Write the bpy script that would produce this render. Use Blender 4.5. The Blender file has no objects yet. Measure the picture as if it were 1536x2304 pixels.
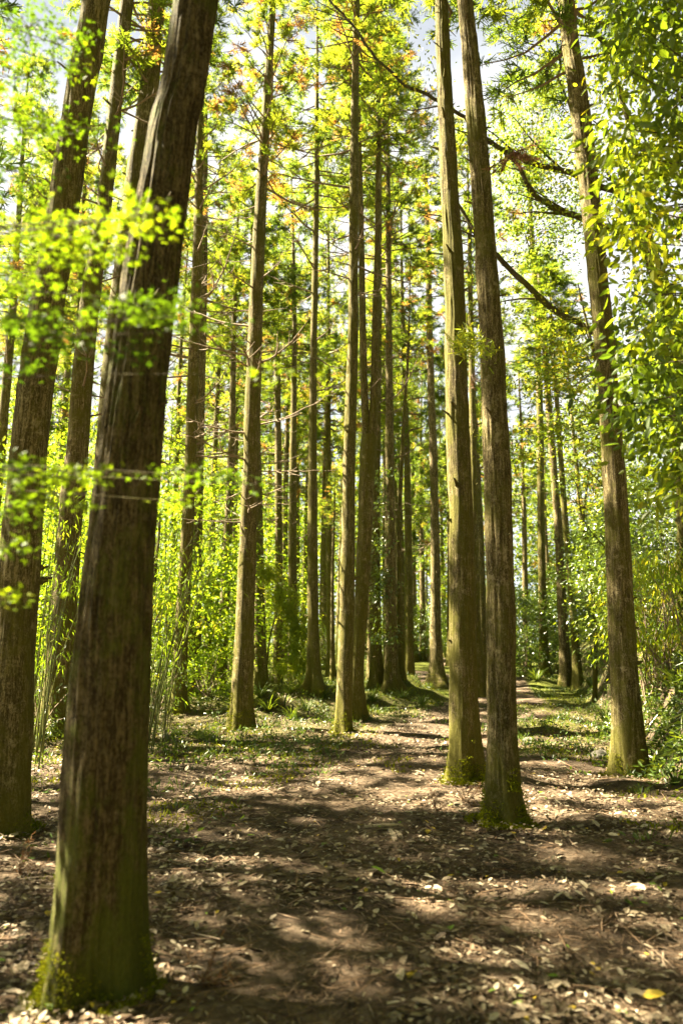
import bpy, math
import numpy as np
from mathutils import Vector, Matrix

rng = np.random.default_rng(11)
S = bpy.context.scene
COL = S.collection
PI = math.pi

# ------------------------------------------------------------------ camera
IW, IH, F = 1536.0, 2304.0, 1700.0
HORIZON = 1450.0
CAM_H = 1.6
PITCH = math.atan((HORIZON - IH / 2) / F)
cp, sp = math.cos(PITCH), math.sin(PITCH)
SUN_EL, SUN_AZ = math.radians(50), math.atan2(0.27, -1.0)      # azimuth of the sun measured from +x
SUN_DIR = np.array([math.cos(SUN_EL) * math.cos(SUN_AZ), math.cos(SUN_EL) * math.sin(SUN_AZ), math.sin(SUN_EL)])


def ray(px, py):
    a, b = (px - IW / 2) / F, (IH / 2 - py) / F
    return np.array([a, cp - b * sp, sp + b * cp])


def at(px, py, depth):
    """world point on the line of sight of a photograph pixel at a given distance along +y"""
    d = ray(px, py)
    return np.array([0, 0, CAM_H]) + d * (depth / d[1])


def sm(a, b, x):
    t = np.clip((x - a) / (b - a), 0, 1)
    return t * t * (3 - 2 * t)


def bank_x(y):
    return 3.55 + 0.25 * np.maximum(y - 9, 0) + 0.12 * np.maximum(9 - y, 0)


MOUNDS = [(-0.9, 20.0, 1.3, 0.62), (1.6, 21.5, 1.3, 0.62), (-1.7, 17.6, .9, 0.42), (.9, 19.6, .6, .3), (0.2, 24, 1.6, 0.3), (3.7, 14.0, 1.1, 0.2),
          (3.0, 11.6, 0.8, 0.1), (4.4, 17.5, 1.0, 0.25), (-3.5, 19, 1.6, 0.25), (-5.5, 14, 1.8, 0.2), (3.3, 9.0, 0.5, 0.10),
          (1.85, 9.6, 0.55, 0.07), (1.4, 6.5, 0.5, 0.06), (-1.05, 3.3, 0.45, 0.06), (5.2, 18.3, 0.7, -0.45), (6.3, 27, 1.8, .35)]


GRIDS = {}


def vnoise(shape_cells, u, v, seed):
    """smooth value noise on a wrapped grid; u, v in cells"""
    if (shape_cells, seed) not in GRIDS:
        GRIDS[(shape_cells, seed)] = np.random.default_rng(seed).random(shape_cells)
    r = GRIDS[(shape_cells, seed)]
    u, v = np.asarray(u, float), np.asarray(v, float)
    nu, nv = shape_cells
    iu, iv = np.floor(u).astype(int), np.floor(v).astype(int)
    fu, fv = u - iu, v - iv
    fu, fv = fu * fu * (3 - 2 * fu), fv * fv * (3 - 2 * fv)
    g = lambda a, b: r[a % nu, b % nv]
    return (g(iu, iv) * (1 - fu) + g(iu + 1, iv) * fu) * (1 - fv) + (g(iu, iv + 1) * (1 - fu) + g(iu + 1, iv + 1) * fu) * fv


def gz(x, y):
    x = np.asarray(x, float)
    y = np.asarray(y, float)
    z = 0.022 * np.sin(1.3 * x + 0.6 * y) + 0.018 * np.sin(2.7 * x - 1.9 * y + 1) + 0.012 * np.sin(5.1 * x + 4.3 * y + 2)
    z = z + 0.012 * np.maximum(y - 14, 0)
    t = x - bank_x(y) + 0.05 * np.sin(1.3 * y)
    z = z + 1.2 * sm(0.0, 1.0, t) + np.minimum(0.5 * np.maximum(t - 0.8, 0), 9.0)
    k = sm(-.15, .5, t)
    z = z + k * (.22 * (vnoise((97, 89), x * .9 + 500, y * .7 + 500, 6) - .5) + .05 * (vnoise((97, 89), x * 6 + 500, y * 5 + 500, 7) - .5))
    l = -(x + 5.0 + 0.28 * y)
    z = z + np.minimum(0.10 * np.maximum(l, 0), 2.0)
    for (mx, my, r, h) in MOUNDS:
        d2 = ((x - mx) ** 2 + (y - my) ** 2) / (r * r)
        z = z + h * np.exp(-d2 * 1.5) * (1 + 0.25 * np.sin(6 * x + 2) * np.sin(5 * y))
    return z


def ground_at(px, py):
    d = ray(px, py)
    t = 1.0
    for _ in range(4000):
        p = np.array([0, 0, CAM_H]) + d * t
        if p[2] <= gz(p[0], p[1]):
            break
        t += 0.02
    p[2] = float(gz(p[0], p[1]))
    return p


# ------------------------------------------------------------------ mesh helpers
class MB:
    def __init__(self):
        self.v, self.f, self.m, self.t, self.n = [], [], [], [], 0

    def add(self, v, f, mat=0, tone=0.5):
        v = np.asarray(v, np.float32).reshape(-1, 3)
        f = np.asarray(f, np.int32).reshape(-1, 4)
        self.v.append(v)
        self.f.append(f + self.n)
        self.m.append(np.full(len(f), mat, np.int32))
        self.t.append(np.broadcast_to(np.asarray(tone, np.float32), (len(v),)).copy())
        self.n += len(v)
        return self

    def mesh(self, name, mats, smooth=True):
        v, f = np.concatenate(self.v), np.concatenate(self.f)
        me = bpy.data.meshes.new(name)
        me.vertices.add(len(v))
        me.vertices.foreach_set('co', v.ravel())
        me.loops.add(f.size)
        me.loops.foreach_set('vertex_index', f.ravel())
        me.polygons.add(len(f))
        me.polygons.foreach_set('loop_start', np.arange(0, f.size, 4, dtype=np.int32))
        me.polygons.foreach_set('loop_total', np.full(len(f), 4, np.int32))
        for m in mats:
            me.materials.append(m)
        me.polygons.foreach_set('material_index', np.concatenate(self.m))
        me.polygons.foreach_set('use_smooth', np.full(len(f), smooth))
        a = me.attributes.new('tone', 'FLOAT', 'POINT')
        a.data.foreach_set('value', np.concatenate(self.t))
        me.update(calc_edges=True)
        return me

    def build(self, name, mats, parent=None, loc=(0, 0, 0), smooth=True):
        return link(name, self.mesh(name, mats, smooth), parent, loc)


def link(name, data, parent=None, loc=(0, 0, 0)):
    o = bpy.data.objects.new(name, data)
    COL.objects.link(o)
    o.location = loc
    if parent is not None:
        o.parent = parent
    return o


def tag(o, label=None, cat=None, group=None, kind=None):
    for k, v in (('label', label), ('category', cat), ('group', group), ('kind', kind)):
        if v:
            o[k] = v
    return o


def thing(name, label, cat, loc=(0, 0, 0), group=None):
    return tag(link(name, None, None, loc), label, cat, group)


def unit(a):
    return a / np.maximum(np.linalg.norm(a, axis=-1, keepdims=True), 1e-9)


LEAF = {
    'oval': (np.array([[0, 0, 0], [-.20, .28, .04], [-.19, .65, .03], [0, 1, -.06], [.19, .65, .03], [.20, .28, .04]]),
             np.array([[0, 3, 2, 1], [0, 5, 4, 3]])),
    'lance': (np.array([[0, 0, 0], [-.08, .35, .02], [0, 1, -.12], [.08, .35, .02]]), np.array([[0, 3, 2, 1]])),
    'needle': (np.array([[-.10, 0, 0], [.10, 0, 0], [.06, 1, 0], [-.06, 1, 0]]), np.array([[0, 1, 2, 3]])),
    'blade': (np.array([[-.022, 0, 0], [.022, 0, 0], [.02, .55, .0], [-.02, .55, .0], [.004, 1, -.22], [-.004, 1, -.22]]),
              np.array([[0, 1, 2, 3], [3, 2, 4, 5]])),
}
_c, _f = [[0, 0, 0]], []
_lob = [(-125, .55), (-68, .85), (0, 1.0), (68, .85), (125, .55)]
for i, (a, l) in enumerate(_lob):
    b0 = math.radians(a - 32)
    b1 = math.radians(a + 32)
    a = math.radians(a)
    k = len(_c)
    _c += [[.36 * l * math.sin(b0), .36 * l * math.cos(b0), .0], [l * math.sin(a), l * math.cos(a), -.10 * l],
           [.36 * l * math.sin(b1), .36 * l * math.cos(b1), .0]]
    _f.append([0, k + 2, k + 1, k])
LEAF['maple'] = (np.array(_c) * .62, np.array(_f))
# dead leaf: curled oval
LEAF['dry'] = (np.array([[0, 0, .0], [-.22, .25, .10], [-.21, .7, .13], [0, 1, .06], [.21, .7, .11], [.22, .25, .08], [0, .5, 0]]),
               np.array([[0, 6, 2, 1], [6, 3, 2, 6], [0, 5, 4, 6], [6, 4, 3, 6]]))
LEAF['dry'] = (np.array([[0, 0, .0], [-.24, .3, .10], [-.18, .75, .12], [0, 1, .05], [.18, .75, .10], [.24, .3, .07]]),
               np.array([[0, 3, 2, 1], [0, 5, 4, 3]]))


def leaves(mb, kind, pos, y, z, size, tone, mat=0, wid=1.0):
    T, Fc = LEAF[kind]
    n = len(pos)
    if n == 0:
        return
    y = unit(y)
    x = unit(np.cross(y, z))
    z = np.cross(x, y)
    size = np.broadcast_to(np.asarray(size, float), (n,))[:, None, None]
    T = T * np.array([wid, 1, 1])
    v = pos[:, None, :] + size * (T[None, :, 0:1] * x[:, None, :] + T[None, :, 1:2] * y[:, None, :] + T[None, :, 2:3] * z[:, None, :])
    k = len(T)
    f = (Fc[None] + (np.arange(n) * k)[:, None, None]).reshape(-1, 4)
    tone = np.repeat(np.broadcast_to(np.asarray(tone, float), (n,)), k)
    mb.add(v.reshape(-1, 3), f, mat, tone)


def rdir(n, r=rng):
    return unit(r.normal(size=(n, 3)))


def smooth_path(P, step):
    """Catmull-Rom through P (k, d) resampled about every `step` of arc length"""
    P = np.asarray(P, float)
    Q = np.vstack([2 * P[0] - P[1], P, 2 * P[-1] - P[-2]])
    out = []
    for i in range(1, len(Q) - 2):
        L = np.linalg.norm(Q[i + 1, :3] - Q[i, :3])
        n = max(2, int(L / step))
        t = np.linspace(0, 1, n, endpoint=False)[:, None]
        a, b, c, d = Q[i - 1], Q[i], Q[i + 1], Q[i + 2]
        out.append(.5 * (2 * b + (c - a) * t + (2 * a - 5 * b + 4 * c - d) * t ** 2 + (3 * b - a - 3 * c + d) * t ** 3))
    out.append(P[-1:])
    return np.vstack(out)


def tube(mb, pts, rad, sides=8, mat=0, tone=0.5, disp=None):
    pts = np.asarray(pts, float)
    n = len(pts)
    rad = np.broadcast_to(np.asarray(rad, float), (n,))
    d = unit(np.gradient(pts, axis=0))
    ref = np.array([0, 0, 1.0]) if abs(d[:, 2]).mean() < .8 else np.array([0, 1.0, 0])
    u = unit(np.cross(d, ref))
    w = np.cross(u, d)
    a = np.linspace(0, 2 * PI, sides, endpoint=False)
    R = rad[:, None] * np.ones((1, sides))
    if disp is not None:
        R = R + disp
    v = pts[:, None, :] + R[..., None] * (np.cos(a)[None, :, None] * u[:, None, :] + np.sin(a)[None, :, None] * w[:, None, :])
    i = np.arange(n - 1)[:, None] * sides
    j = np.arange(sides)[None, :]
    j2 = (j + 1) % sides
    f = np.stack([i + j, i + j2, i + sides + j2, i + sides + j], -1).reshape(-1, 4)
    mb.add(v.reshape(-1, 3), f, mat, tone)


# ------------------------------------------------------------------ materials
def mat_new(name):
    m = bpy.data.materials.new(name)
    m.use_nodes = True
    nt = m.node_tree
    nt.nodes.clear()
    return m, nt


def N(nt, t, **kw):
    n = nt.nodes.new(t)
    for k, v in kw.items():
        if k in n.inputs:
            n.inputs[k].default_value = v
        else:
            setattr(n, k, v)
    return n


def ramp(nt, src, stops, interp='LINEAR'):
    r = nt.nodes.new('ShaderNodeValToRGB')
    r.color_ramp.interpolation = interp
    e = r.color_ramp.elements
    while len(e) < len(stops):
        e.new(0.5)
    for i, (p, c) in enumerate(stops):
        e[i].position = p
        e[i].color = (*c, 1) if len(c) == 3 else c
    nt.links.new(src, r.inputs[0])
    return r.outputs[0]


def mixc(nt, fac, a, b, mode='MIX'):
    m = nt.nodes.new('ShaderNodeMix')
    m.data_type = 'RGBA'
    m.blend_type = mode
    for s, v in ((m.inputs[0], fac), (m.inputs[6], a), (m.inputs[7], b)):
        if hasattr(v, 'is_output'):
            nt.links.new(v, s)
        else:
            s.default_value = (*v, 1) if isinstance(v, tuple) else v
    return m.outputs[2]


def math_(nt, op, a, b=0.5, clamp=False):
    m = nt.nodes.new('ShaderNodeMath')
    m.operation = op
    m.use_clamp = clamp
    for s, v in ((m.inputs[0], a), (m.inputs[1], b)):
        if hasattr(v, 'is_output'):
            nt.links.new(v, s)
        else:
            s.default_value = v
    return m.outputs[0]


def leaf_mat(name, stops, trans=0.5, tgain=1.6, gloss=0.06, rough=0.35, warm=(1.16, 1.0, .40)):
    m, nt = mat_new(name)
    at_ = N(nt, 'ShaderNodeAttribute', attribute_name='tone')
    oi = N(nt, 'ShaderNodeObjectInfo')
    jit = math_(nt, 'MULTIPLY_ADD', oi.outputs['Random'], 0.16)
    nt.nodes[-1].inputs[2].default_value = -0.08
    fac = math_(nt, 'ADD', at_.outputs['Fac'], jit, True)
    c = ramp(nt, fac, stops)
    d = N(nt, 'ShaderNodeBsdfDiffuse')
    nt.links.new(c, d.inputs['Color'])
    t = N(nt, 'ShaderNodeBsdfTranslucent')
    tc = mixc(nt, 1.0, c, tuple(w * tgain for w in warm), 'MULTIPLY')
    nt.links.new(tc, t.inputs['Color'])
    mx = N(nt, 'ShaderNodeMixShader')
    mx.inputs[0].default_value = trans
    nt.links.new(d.outputs[0], mx.inputs[1])
    nt.links.new(t.outputs[0], mx.inputs[2])
    g = N(nt, 'ShaderNodeBsdfGlossy', Roughness=rough)
    g.inputs['Color'].default_value = (1, 1, 1, 1)
    m2 = N(nt, 'ShaderNodeMixShader')
    m2.inputs[0].default_value = gloss
    nt.links.new(mx.outputs[0], m2.inputs[1])
    nt.links.new(g.outputs[0], m2.inputs[2])
    out = N(nt, 'ShaderNodeOutputMaterial')
    nt.links.new(m2.outputs[0], out.inputs[0])
    return m


def bark_mat(name, dark, mid, light, moss=0.5, lichen=0.3, fis=42.0, bump=0.7, mosscol=(.085, .080, .012)):
    m, nt = mat_new(name)
    L = nt.links.new
    tc = N(nt, 'ShaderNodeTexCoord')
    mp = N(nt, 'ShaderNodeMapping')
    mp.inputs['Scale'].default_value = (1, 1, .11)
    L(tc.outputs['Object'], mp.inputs[0])
    n1 = N(nt, 'ShaderNodeTexNoise', Scale=fis, Detail=10.0, Roughness=.72, Distortion=.6)
    L(mp.outputs[0], n1.inputs['Vector'])
    mp2 = N(nt, 'ShaderNodeMapping')
    mp2.inputs['Scale'].default_value = (1, 1, .6)
    L(tc.outputs['Object'], mp2.inputs[0])
    n2 = N(nt, 'ShaderNodeTexNoise', Scale=75.0, Detail=6.0, Roughness=.75)
    L(mp2.outputs[0], n2.inputs['Vector'])
    h = math_(nt, 'ADD', n1.outputs[0], math_(nt, 'MULTIPLY', n2.outputs[0], .75))
    c = ramp(nt, h, [(.66, dark), (.86, mid), (1.0, tuple(.5 * (p + q) for p, q in zip(mid, light))), (1.12, light)] if False else [(.62, dark), (.84, mid), (1.0, light)])
    # broad patches
    n3 = N(nt, 'ShaderNodeTexNoise', Scale=7.0, Detail=8.0, Roughness=.75)
    L(tc.outputs['Object'], n3.inputs['Vector'])
    lich = ramp(nt, n3.outputs[0], [(.56, (0, 0, 0)), (.62, (1, 1, 1))])
    c = mixc(nt, math_(nt, 'MULTIPLY', lich, lichen), c, tuple(min(1, v * 1.35 + .04) for v in light))
    n4 = N(nt, 'ShaderNodeTexNoise', Scale=3.0, Detail=10.0, Roughness=.8)
    mp4 = N(nt, 'ShaderNodeMapping')
    mp4.inputs['Location'].default_value = (7, 3, 1)
    mp4.inputs['Scale'].default_value = (1, 1, .6)
    L(tc.outputs['Object'], mp4.inputs[0])
    L(mp4.outputs[0], n4.inputs['Vector'])
    sx = N(nt, 'ShaderNodeSeparateXYZ')
    L(tc.outputs['Object'], sx.inputs[0])
    base = N(nt, 'ShaderNodeMapRange')
    L(sx.outputs['Z'], base.inputs[0])
    base.inputs[1].default_value = 0.0
    base.inputs[2].default_value = 1.1
    base.inputs[3].default_value = 0.17
    base.inputs[4].default_value = 0.0
    oi = N(nt, 'ShaderNodeObjectInfo')
    rv = math_(nt, 'MULTIPLY_ADD', oi.outputs['Random'], .14)
    nt.nodes[-1].inputs[2].default_value = moss * .3 - .17
    mm = math_(nt, 'ADD', math_(nt, 'ADD', n4.outputs[0], base.outputs[0]), rv)
    mk = ramp(nt, mm, [(.50, (0, 0, 0)), (.62, (1, 1, 1))])
    mc = mixc(nt, n2.outputs[0], tuple(v * .6 for v in mosscol), tuple(min(1, v * 1.5) for v in mosscol))
    c = mixc(nt, math_(nt, 'MULTIPLY', mk, .85), c, mc)
    b = N(nt, 'ShaderNodeBump', Strength=bump, Distance=.02)
    L(h, b.inputs['Height'])
    p = N(nt, 'ShaderNodeBsdfPrincipled', Roughness=.9)
    p.inputs['Specular IOR Level'].default_value = .15
    L(c, p.inputs['Base Color'])
    L(b.outputs[0], p.inputs['Normal'])
    out = N(nt, 'ShaderNodeOutputMaterial')
    L(p.outputs[0], out.inputs[0])
    return m


def tone_mat(name, stops, rough=.85, bump=0.0, nscale=30.0, var=.35):
    m, nt = mat_new(name)
    L = nt.links.new
    a = N(nt, 'ShaderNodeAttribute', attribute_name='tone')
    c = ramp(nt, a.outputs['Fac'], stops)
    tc = N(nt, 'ShaderNodeTexCoord')
    n = N(nt, 'ShaderNodeTexNoise', Scale=nscale, Detail=5.0)
    L(tc.outputs['Object'], n.inputs['Vector'])
    k = ramp(nt, n.outputs[0], [(.3, (1 - var,) * 3), (.7, (1 + var * .4,) * 3)])
    c = mixc(nt, 1.0, c, k, 'MULTIPLY')
    p = N(nt, 'ShaderNodeBsdfPrincipled', Roughness=rough)
    p.inputs['Specular IOR Level'].default_value = .25
    L(c, p.inputs['Base Color'])
    if bump:
        b = N(nt, 'ShaderNodeBump', Strength=bump, Distance=.02)
        L(n.outputs[0], b.inputs['Height'])
        L(b.outputs[0], p.inputs['Normal'])
    out = N(nt, 'ShaderNodeOutputMaterial')
    L(p.outputs[0], out.inputs[0])
    return m


M = {}
M['bark'] = bark_mat('cedar_bark', (.015, .010, .004), (.070, .053, .021), (.24, .195, .10), .42, .65)
M['bark_moss'] = bark_mat('mossy_cedar_bark', (.016, .012, .004), (.070, .056, .020), (.24, .20, .095), .54, .6)
M['bark_near'] = bark_mat('near_cedar_bark', (.007, .005, .002), (.042, .032, .012), (.14, .112, .052), .45, .3, 44.0, 1.0, (.07, .085, .010))
M['bark_dark'] = bark_mat('broadleaf_bark', (.02, .015, .01), (.05, .038, .024), (.11, .09, .06), .5, .1, 16.0)
M['deadwood'] = tone_mat('dead_wood', [(0, (.10, .07, .045)), (.5, (.22, .165, .11)), (1, (.42, .35, .26))], .8, .3)
M['cedar'] = leaf_mat('cedar_needles', [(0, (.03, .06, .012)), (.40, (.08, .135, .020)), (.70, (.155, .205, .024)), (.86, (.22, .24, .03)), (.90, (.17, .105, .04)), (1, (.21, .125, .06))], .58, 2.0, .015, .6)
M['broad'] = leaf_mat('broadleaf_leaves', [(0, (.028, .055, .007)), (.45, (.075, .125, .011)), (.8, (.16, .20, .014)), (.95, (.26, .26, .02)), (1, (.24, .22, .03))], .58, 2.0, .02, .4)
M['yellow'] = leaf_mat('pale_leaves', [(0, (.07, .11, .01)), (.5, (.11, .19, .014)), (.85, (.19, .27, .02)), (1, (.28, .28, .03))], .58, 2.0, .02, .5)
M['glossy'] = leaf_mat('glossy_leaves', [(0, (.03, .055, .008)), (.5, (.07, .12, .012)), (1, (.15, .20, .018))], .42, 1.8, .06, .3)
M['maple'] = leaf_mat('maple_leaves', [(0, (.025, .055, .006)), (.5, (.075, .125, .008)), (.9, (.13, .19, .010)), (1, (.20, .22, .012))], .55, 1.5, .015, .4, (1.0, 1.0, .35))
M['herb'] = leaf_mat('herb_leaves', [(0, (.03, .06, .010)), (.5, (.07, .12, .014)), (1, (.15, .19, .02))], .45, 1.4, .04, .4)
M['moss'] = leaf_mat('moss', [(0, (.05, .07, .006)), (.5, (.13, .155, .010)), (1, (.23, .25, .015))], .3, 1.2, .0, .6)
M['litter'] = tone_mat('leaf_litter', [(0, (.05, .033, .018)), (.35, (.13, .092, .055)), (.7, (.30, .245, .165)), (.93, (.48, .41, .30)), (.95, (.42, .30, .02)), (.975, (.20, .24, .02)), (1, (.14, .22, .02))], .6, 0, 40, .3)
M['twig'] = tone_mat('twigs', [(0, (.06, .035, .02)), (.5, (.17, .105, .06)), (.8, (.26, .18, .12)), (1, (.42, .33, .24))], .8)
M['rust'] = leaf_mat('dead_cedar_needles', [(0, (.09, .05, .025)), (.5, (.18, .10, .05)), (1, (.28, .18, .10))], .35, 1.3, .02, .5, (1.1, .9, .7))
M['stone'] = tone_mat('stone', [(0, (.07, .065, .05)), (1, (.17, .155, .125))], .9, .5, 9)
M['bamboo'] = tone_mat('bamboo_culm', [(0, (.07, .09, .02)), (.6, (.17, .18, .05)), (1, (.32, .28, .14))], .5)


def ground_mat():
    m, nt = mat_new('forest_floor')
    L = nt.links.new
    g = N(nt, 'ShaderNodeNewGeometry')
    a = N(nt, 'ShaderNodeAttribute', attribute_name='tone')
    n1 = N(nt, 'ShaderNodeTexNoise', Scale=1.1, Detail=8.0, Roughness=.6)
    n2 = N(nt, 'ShaderNodeTexNoise', Scale=14.0, Detail=8.0, Roughness=.75)
    n3 = N(nt, 'ShaderNodeTexVoronoi', Scale=26.0)
    n4 = N(nt, 'ShaderNodeTexNoise', Scale=55.0, Detail=4.0, Roughness=.7)
    for n in (n1, n2, n3, n4):
        L(g.outputs['Position'], n.inputs['Vector'])
    soil = ramp(nt, n2.outputs[0], [(.3, (.020, .014, .010)), (.55, (.052, .039, .028)), (.75, (.115, .09, .066))])
    lit = mixc(nt, n3.outputs['Color'], (.07, .045, .028), (.26, .195, .135))
    mask = ramp(nt, math_(nt, 'ADD', n1.outputs[0], math_(nt, 'MULTIPLY', n4.outputs[0], .35)), [(.52, (0, 0, 0)), (.78, (1, 1, 1))])
    c = mixc(nt, math_(nt, 'MULTIPLY', mask, .75), soil, lit)
    mossc = ramp(nt, n4.outputs[0], [(.3, (.03, .036, .008)), (.55, (.075, .085, .012)), (.75, (.14, .14, .025))])
    mfac = ramp(nt, math_(nt, 'ADD', a.outputs['Fac'], math_(nt, 'MULTIPLY_ADD', n2.outputs[0], .9)), [(.55, (0, 0, 0)), (.85, (1, 1, 1))])
    for n in nt.nodes:
        if n.bl_idname == 'ShaderNodeMath' and n.operation == 'MULTIPLY_ADD':
            n.inputs[2].default_value = -.25
    c = mixc(nt, mfac, c, mossc)
    hgt = math_(nt, 'ADD', n2.outputs[0], math_(nt, 'MULTIPLY', n4.outputs[0], .6))
    b = N(nt, 'ShaderNodeBump', Strength=.8, Distance=.04)
    L(hgt, b.inputs['Height'])
    p = N(nt, 'ShaderNodeBsdfPrincipled', Roughness=.95)
    p.inputs['Specular IOR Level'].default_value = .1
    L(c, p.inputs['Base Color'])
    L(b.outputs[0], p.inputs['Normal'])
    out = N(nt, 'ShaderNodeOutputMaterial')
    L(p.outputs[0], out.inputs[0])
    return m


M['ground'] = ground_mat()


def path_sunpatch_mask(x, y):
    """1 on the trodden path: it runs from the camera up between the trunks and bears right; also on a far patch drawn for sunlight"""
    c = np.interp(y, [0, 6, 10, 15, 20, 26, 40], [0, .5, 1.4, 2.4, 4.0, 5.3, 7])
    w = 2.3 - 0.055 * np.clip(y, 0, 26)
    p = 1 - sm(w * .75, w * 1.25, np.abs(x - c))
    q = 1 - sm(.8, 1.5, np.hypot((x - 3.3) / 1.3, (y - 33) / 5))  # bare ellipse stands in for a sunlit patch on far mossy ground
    return np.maximum(p, q)


# ------------------------------------------------------------------ ground
def mound_mask(x, y):
    return np.clip(sum(np.exp(-((x - a) ** 2 + (y - b_) ** 2) / (c * c * 1.3)) for a, b_, c, _ in MOUNDS[:9]), 0, 1)


def make_ground():
    u = np.linspace(-1, 1, 540)
    x = 9 * u + 150 * np.sign(u) * np.abs(u) ** 7
    v = np.linspace(-1, 1, 640)
    y = 9 + 15 * v + 150 * np.sign(v) * np.abs(v) ** 7
    X, Y = np.meshgrid(x, y)
    Z = gz(X, Y)
    Z = Z + .035 * (vnoise((97, 89), X * 2.2 + 500, Y * 2.2 + 500, 3) - .5) + .02 * (vnoise((97, 89), X * 6 + 500, Y * 6 + 500, 4) - .5)
    t = 1 - path_sunpatch_mask(X, Y)
    t = t * sm(7, 13, Y) * .48 + .22 * sm(16, 24, Y) * t
    t = t * (1 - .25 * sm(0, .3, X - bank_x(Y)) * (1 - sm(.9, 1.4, X - bank_x(Y))))
    t = np.maximum(t, .62 * mound_mask(X, Y))
    b = MB()
    ny, nx = X.shape
    i = np.arange(ny - 1)[:, None] * nx
    j = np.arange(nx - 1)[None, :]
    f = np.stack([i + j, i + j + 1, i + nx + j + 1, i + nx + j], -1)
    b.add(np.stack([X, Y, Z], -1), f, 0, t.ravel())
    o = b.build('forest_floor', [M['ground']])
    tag(o, 'brown forest floor and trodden earth path between the cedar trunks', None, None, 'structure')


make_ground()

# ------------------------------------------------------------------ cedar crowns (shared by copies)
def cedar_crown(seed, L=11.0, R=2.3, nb=70, tufts=5, per=7, nn=11, brown=.07, nlen=.12):
    r = np.random.default_rng(seed)
    mb = MB()
    P, D, TN = [], [], []
    for b in range(nb):
        s = (b + r.random()) / nb
        z = L * s ** .92
        ln = R * ((1 - s) ** .7) * (.55 + .6 * r.random()) * (.55 + .45 * min(1, s / .25)) + .25
        az = r.random() * 2 * PI
        d = np.array([math.cos(az), math.sin(az), 0])
        k = np.linspace(0, 1, 6)
        droop = r.uniform(-.05, .35)
        path = d[None] * (ln * k)[:, None] + np.array([0, 0, 1])[None] * (z + ln * (-droop * k + .38 * k * k))[:, None]
        path += r.normal(scale=.03, size=path.shape)
        tube(mb, path, np.linspace(.028 * (1 - s) + .012, .004, 6), 4, 1, .4)
        nt_ = max(2, int(tufts * (ln / R) + r.random() * 2))
        for q in range(nt_):
            kk = .30 + .7 * (q + r.random() * .8) / nt_
            c = np.array([np.interp(kk, k, path[:, a]) for a in range(3)]) + r.normal(scale=.13, size=3) * (0.4 + ln / R)
            tn = r.normal(.5, .17)
            if r.random() < brown * (1.7 - 1.2 * s):
                tn = r.uniform(.90, 1)
            else:
                tn = min(tn, .84)
            for w in range(per):
                dd = unit(d * .7 + r.normal(size=3) * .75 + np.array([0, 0, .25]))
                Ls = r.uniform(.16, .38)
                n = nn
                t = r.random(n)
                P.append(c[None] + dd[None] * (t * Ls)[:, None])
                D.append(unit(dd[None] * .8 + r.normal(size=(n, 3)) * .55))
                TN.append(np.full(n, tn) + (r.normal(scale=.05, size=n) if tn < .88 else 0))
    P, D, TN = np.vstack(P), np.vstack(D), np.concatenate(TN)
    leaves(mb, 'needle', P, D, rdir(len(P), r), r.uniform(.7, 1.2, len(P)) * nlen, np.clip(TN, 0, 1), 0, .68)
    return mb.mesh('cedar_crown', [M['cedar'], M['deadwood']], False)


CROWNS = [cedar_crown(20 + i, 11, R, nb, 5, 7, 21, br) for i, (R, nb, br) in enumerate([(2.2, 76, .03), (2.6, 66, .08), (1.9, 80, .02), (2.4, 60, .15), (2.0, 70, .05)])]
CROWN_L = 11.0


def dead_branch(seed):
    r = np.random.default_rng(seed)
    mb = MB()
    L = 1.0
    k = np.linspace(0, 1, 9)
    sag = r.uniform(-.22, .12)
    path = np.stack([k, .12 * np.sin(k * r.uniform(2, 4) + r.random() * 3) * k, sag * k + .32 * k * k * r.uniform(.3, 1.1)], -1)
    path += r.normal(scale=.012, size=path.shape) * k[:, None]
    tube(mb, path, .0125 * (1 - k) + .0025, 5, 0, .45)
    for q in range(r.integers(4, 9)):
        s = r.uniform(.25, .95)
        p = np.array([np.interp(s, k, path[:, a]) for a in range(3)])
        d = unit(np.array([.7, r.choice([-1, 1]) * r.uniform(.4, 1), r.uniform(-.4, .5)]))
        l = r.uniform(.12, .42) * (1.1 - s)
        kk = np.linspace(0, 1, 5)
        pp = p + d * (kk * l)[:, None] + np.array([0, 0, 1]) * (.25 * l * kk * kk)[:, None]
        tube(mb, pp, .0055 * (1 - kk) + .0018, 4, 0, .5)
    return mb.mesh('branch', [M['deadwood']])


DEAD = [dead_branch(100 + i) for i in range(8)]


def add_branches(root, path, rad, zs, lens, seed, bias=None):
    """dead side branches, each a part; path (k,3) and rad are local to root"""
    r = np.random.default_rng(seed)
    for z, l in zip(zs, lens):
        c = [float(np.interp(z, path[:, 2], path[:, a])) for a in range(2)]
        az = r.random() * 2 * PI if bias is None else r.normal(bias[0], bias[1])
        o = link('branch', DEAD[int(r.integers(len(DEAD)))], root, (c[0], c[1], z))
        o.rotation_euler = (r.uniform(-.4, .4), r.uniform(-.25, .2), az)
        o.scale = (l, l, l * r.uniform(.7, 1.2))


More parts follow.
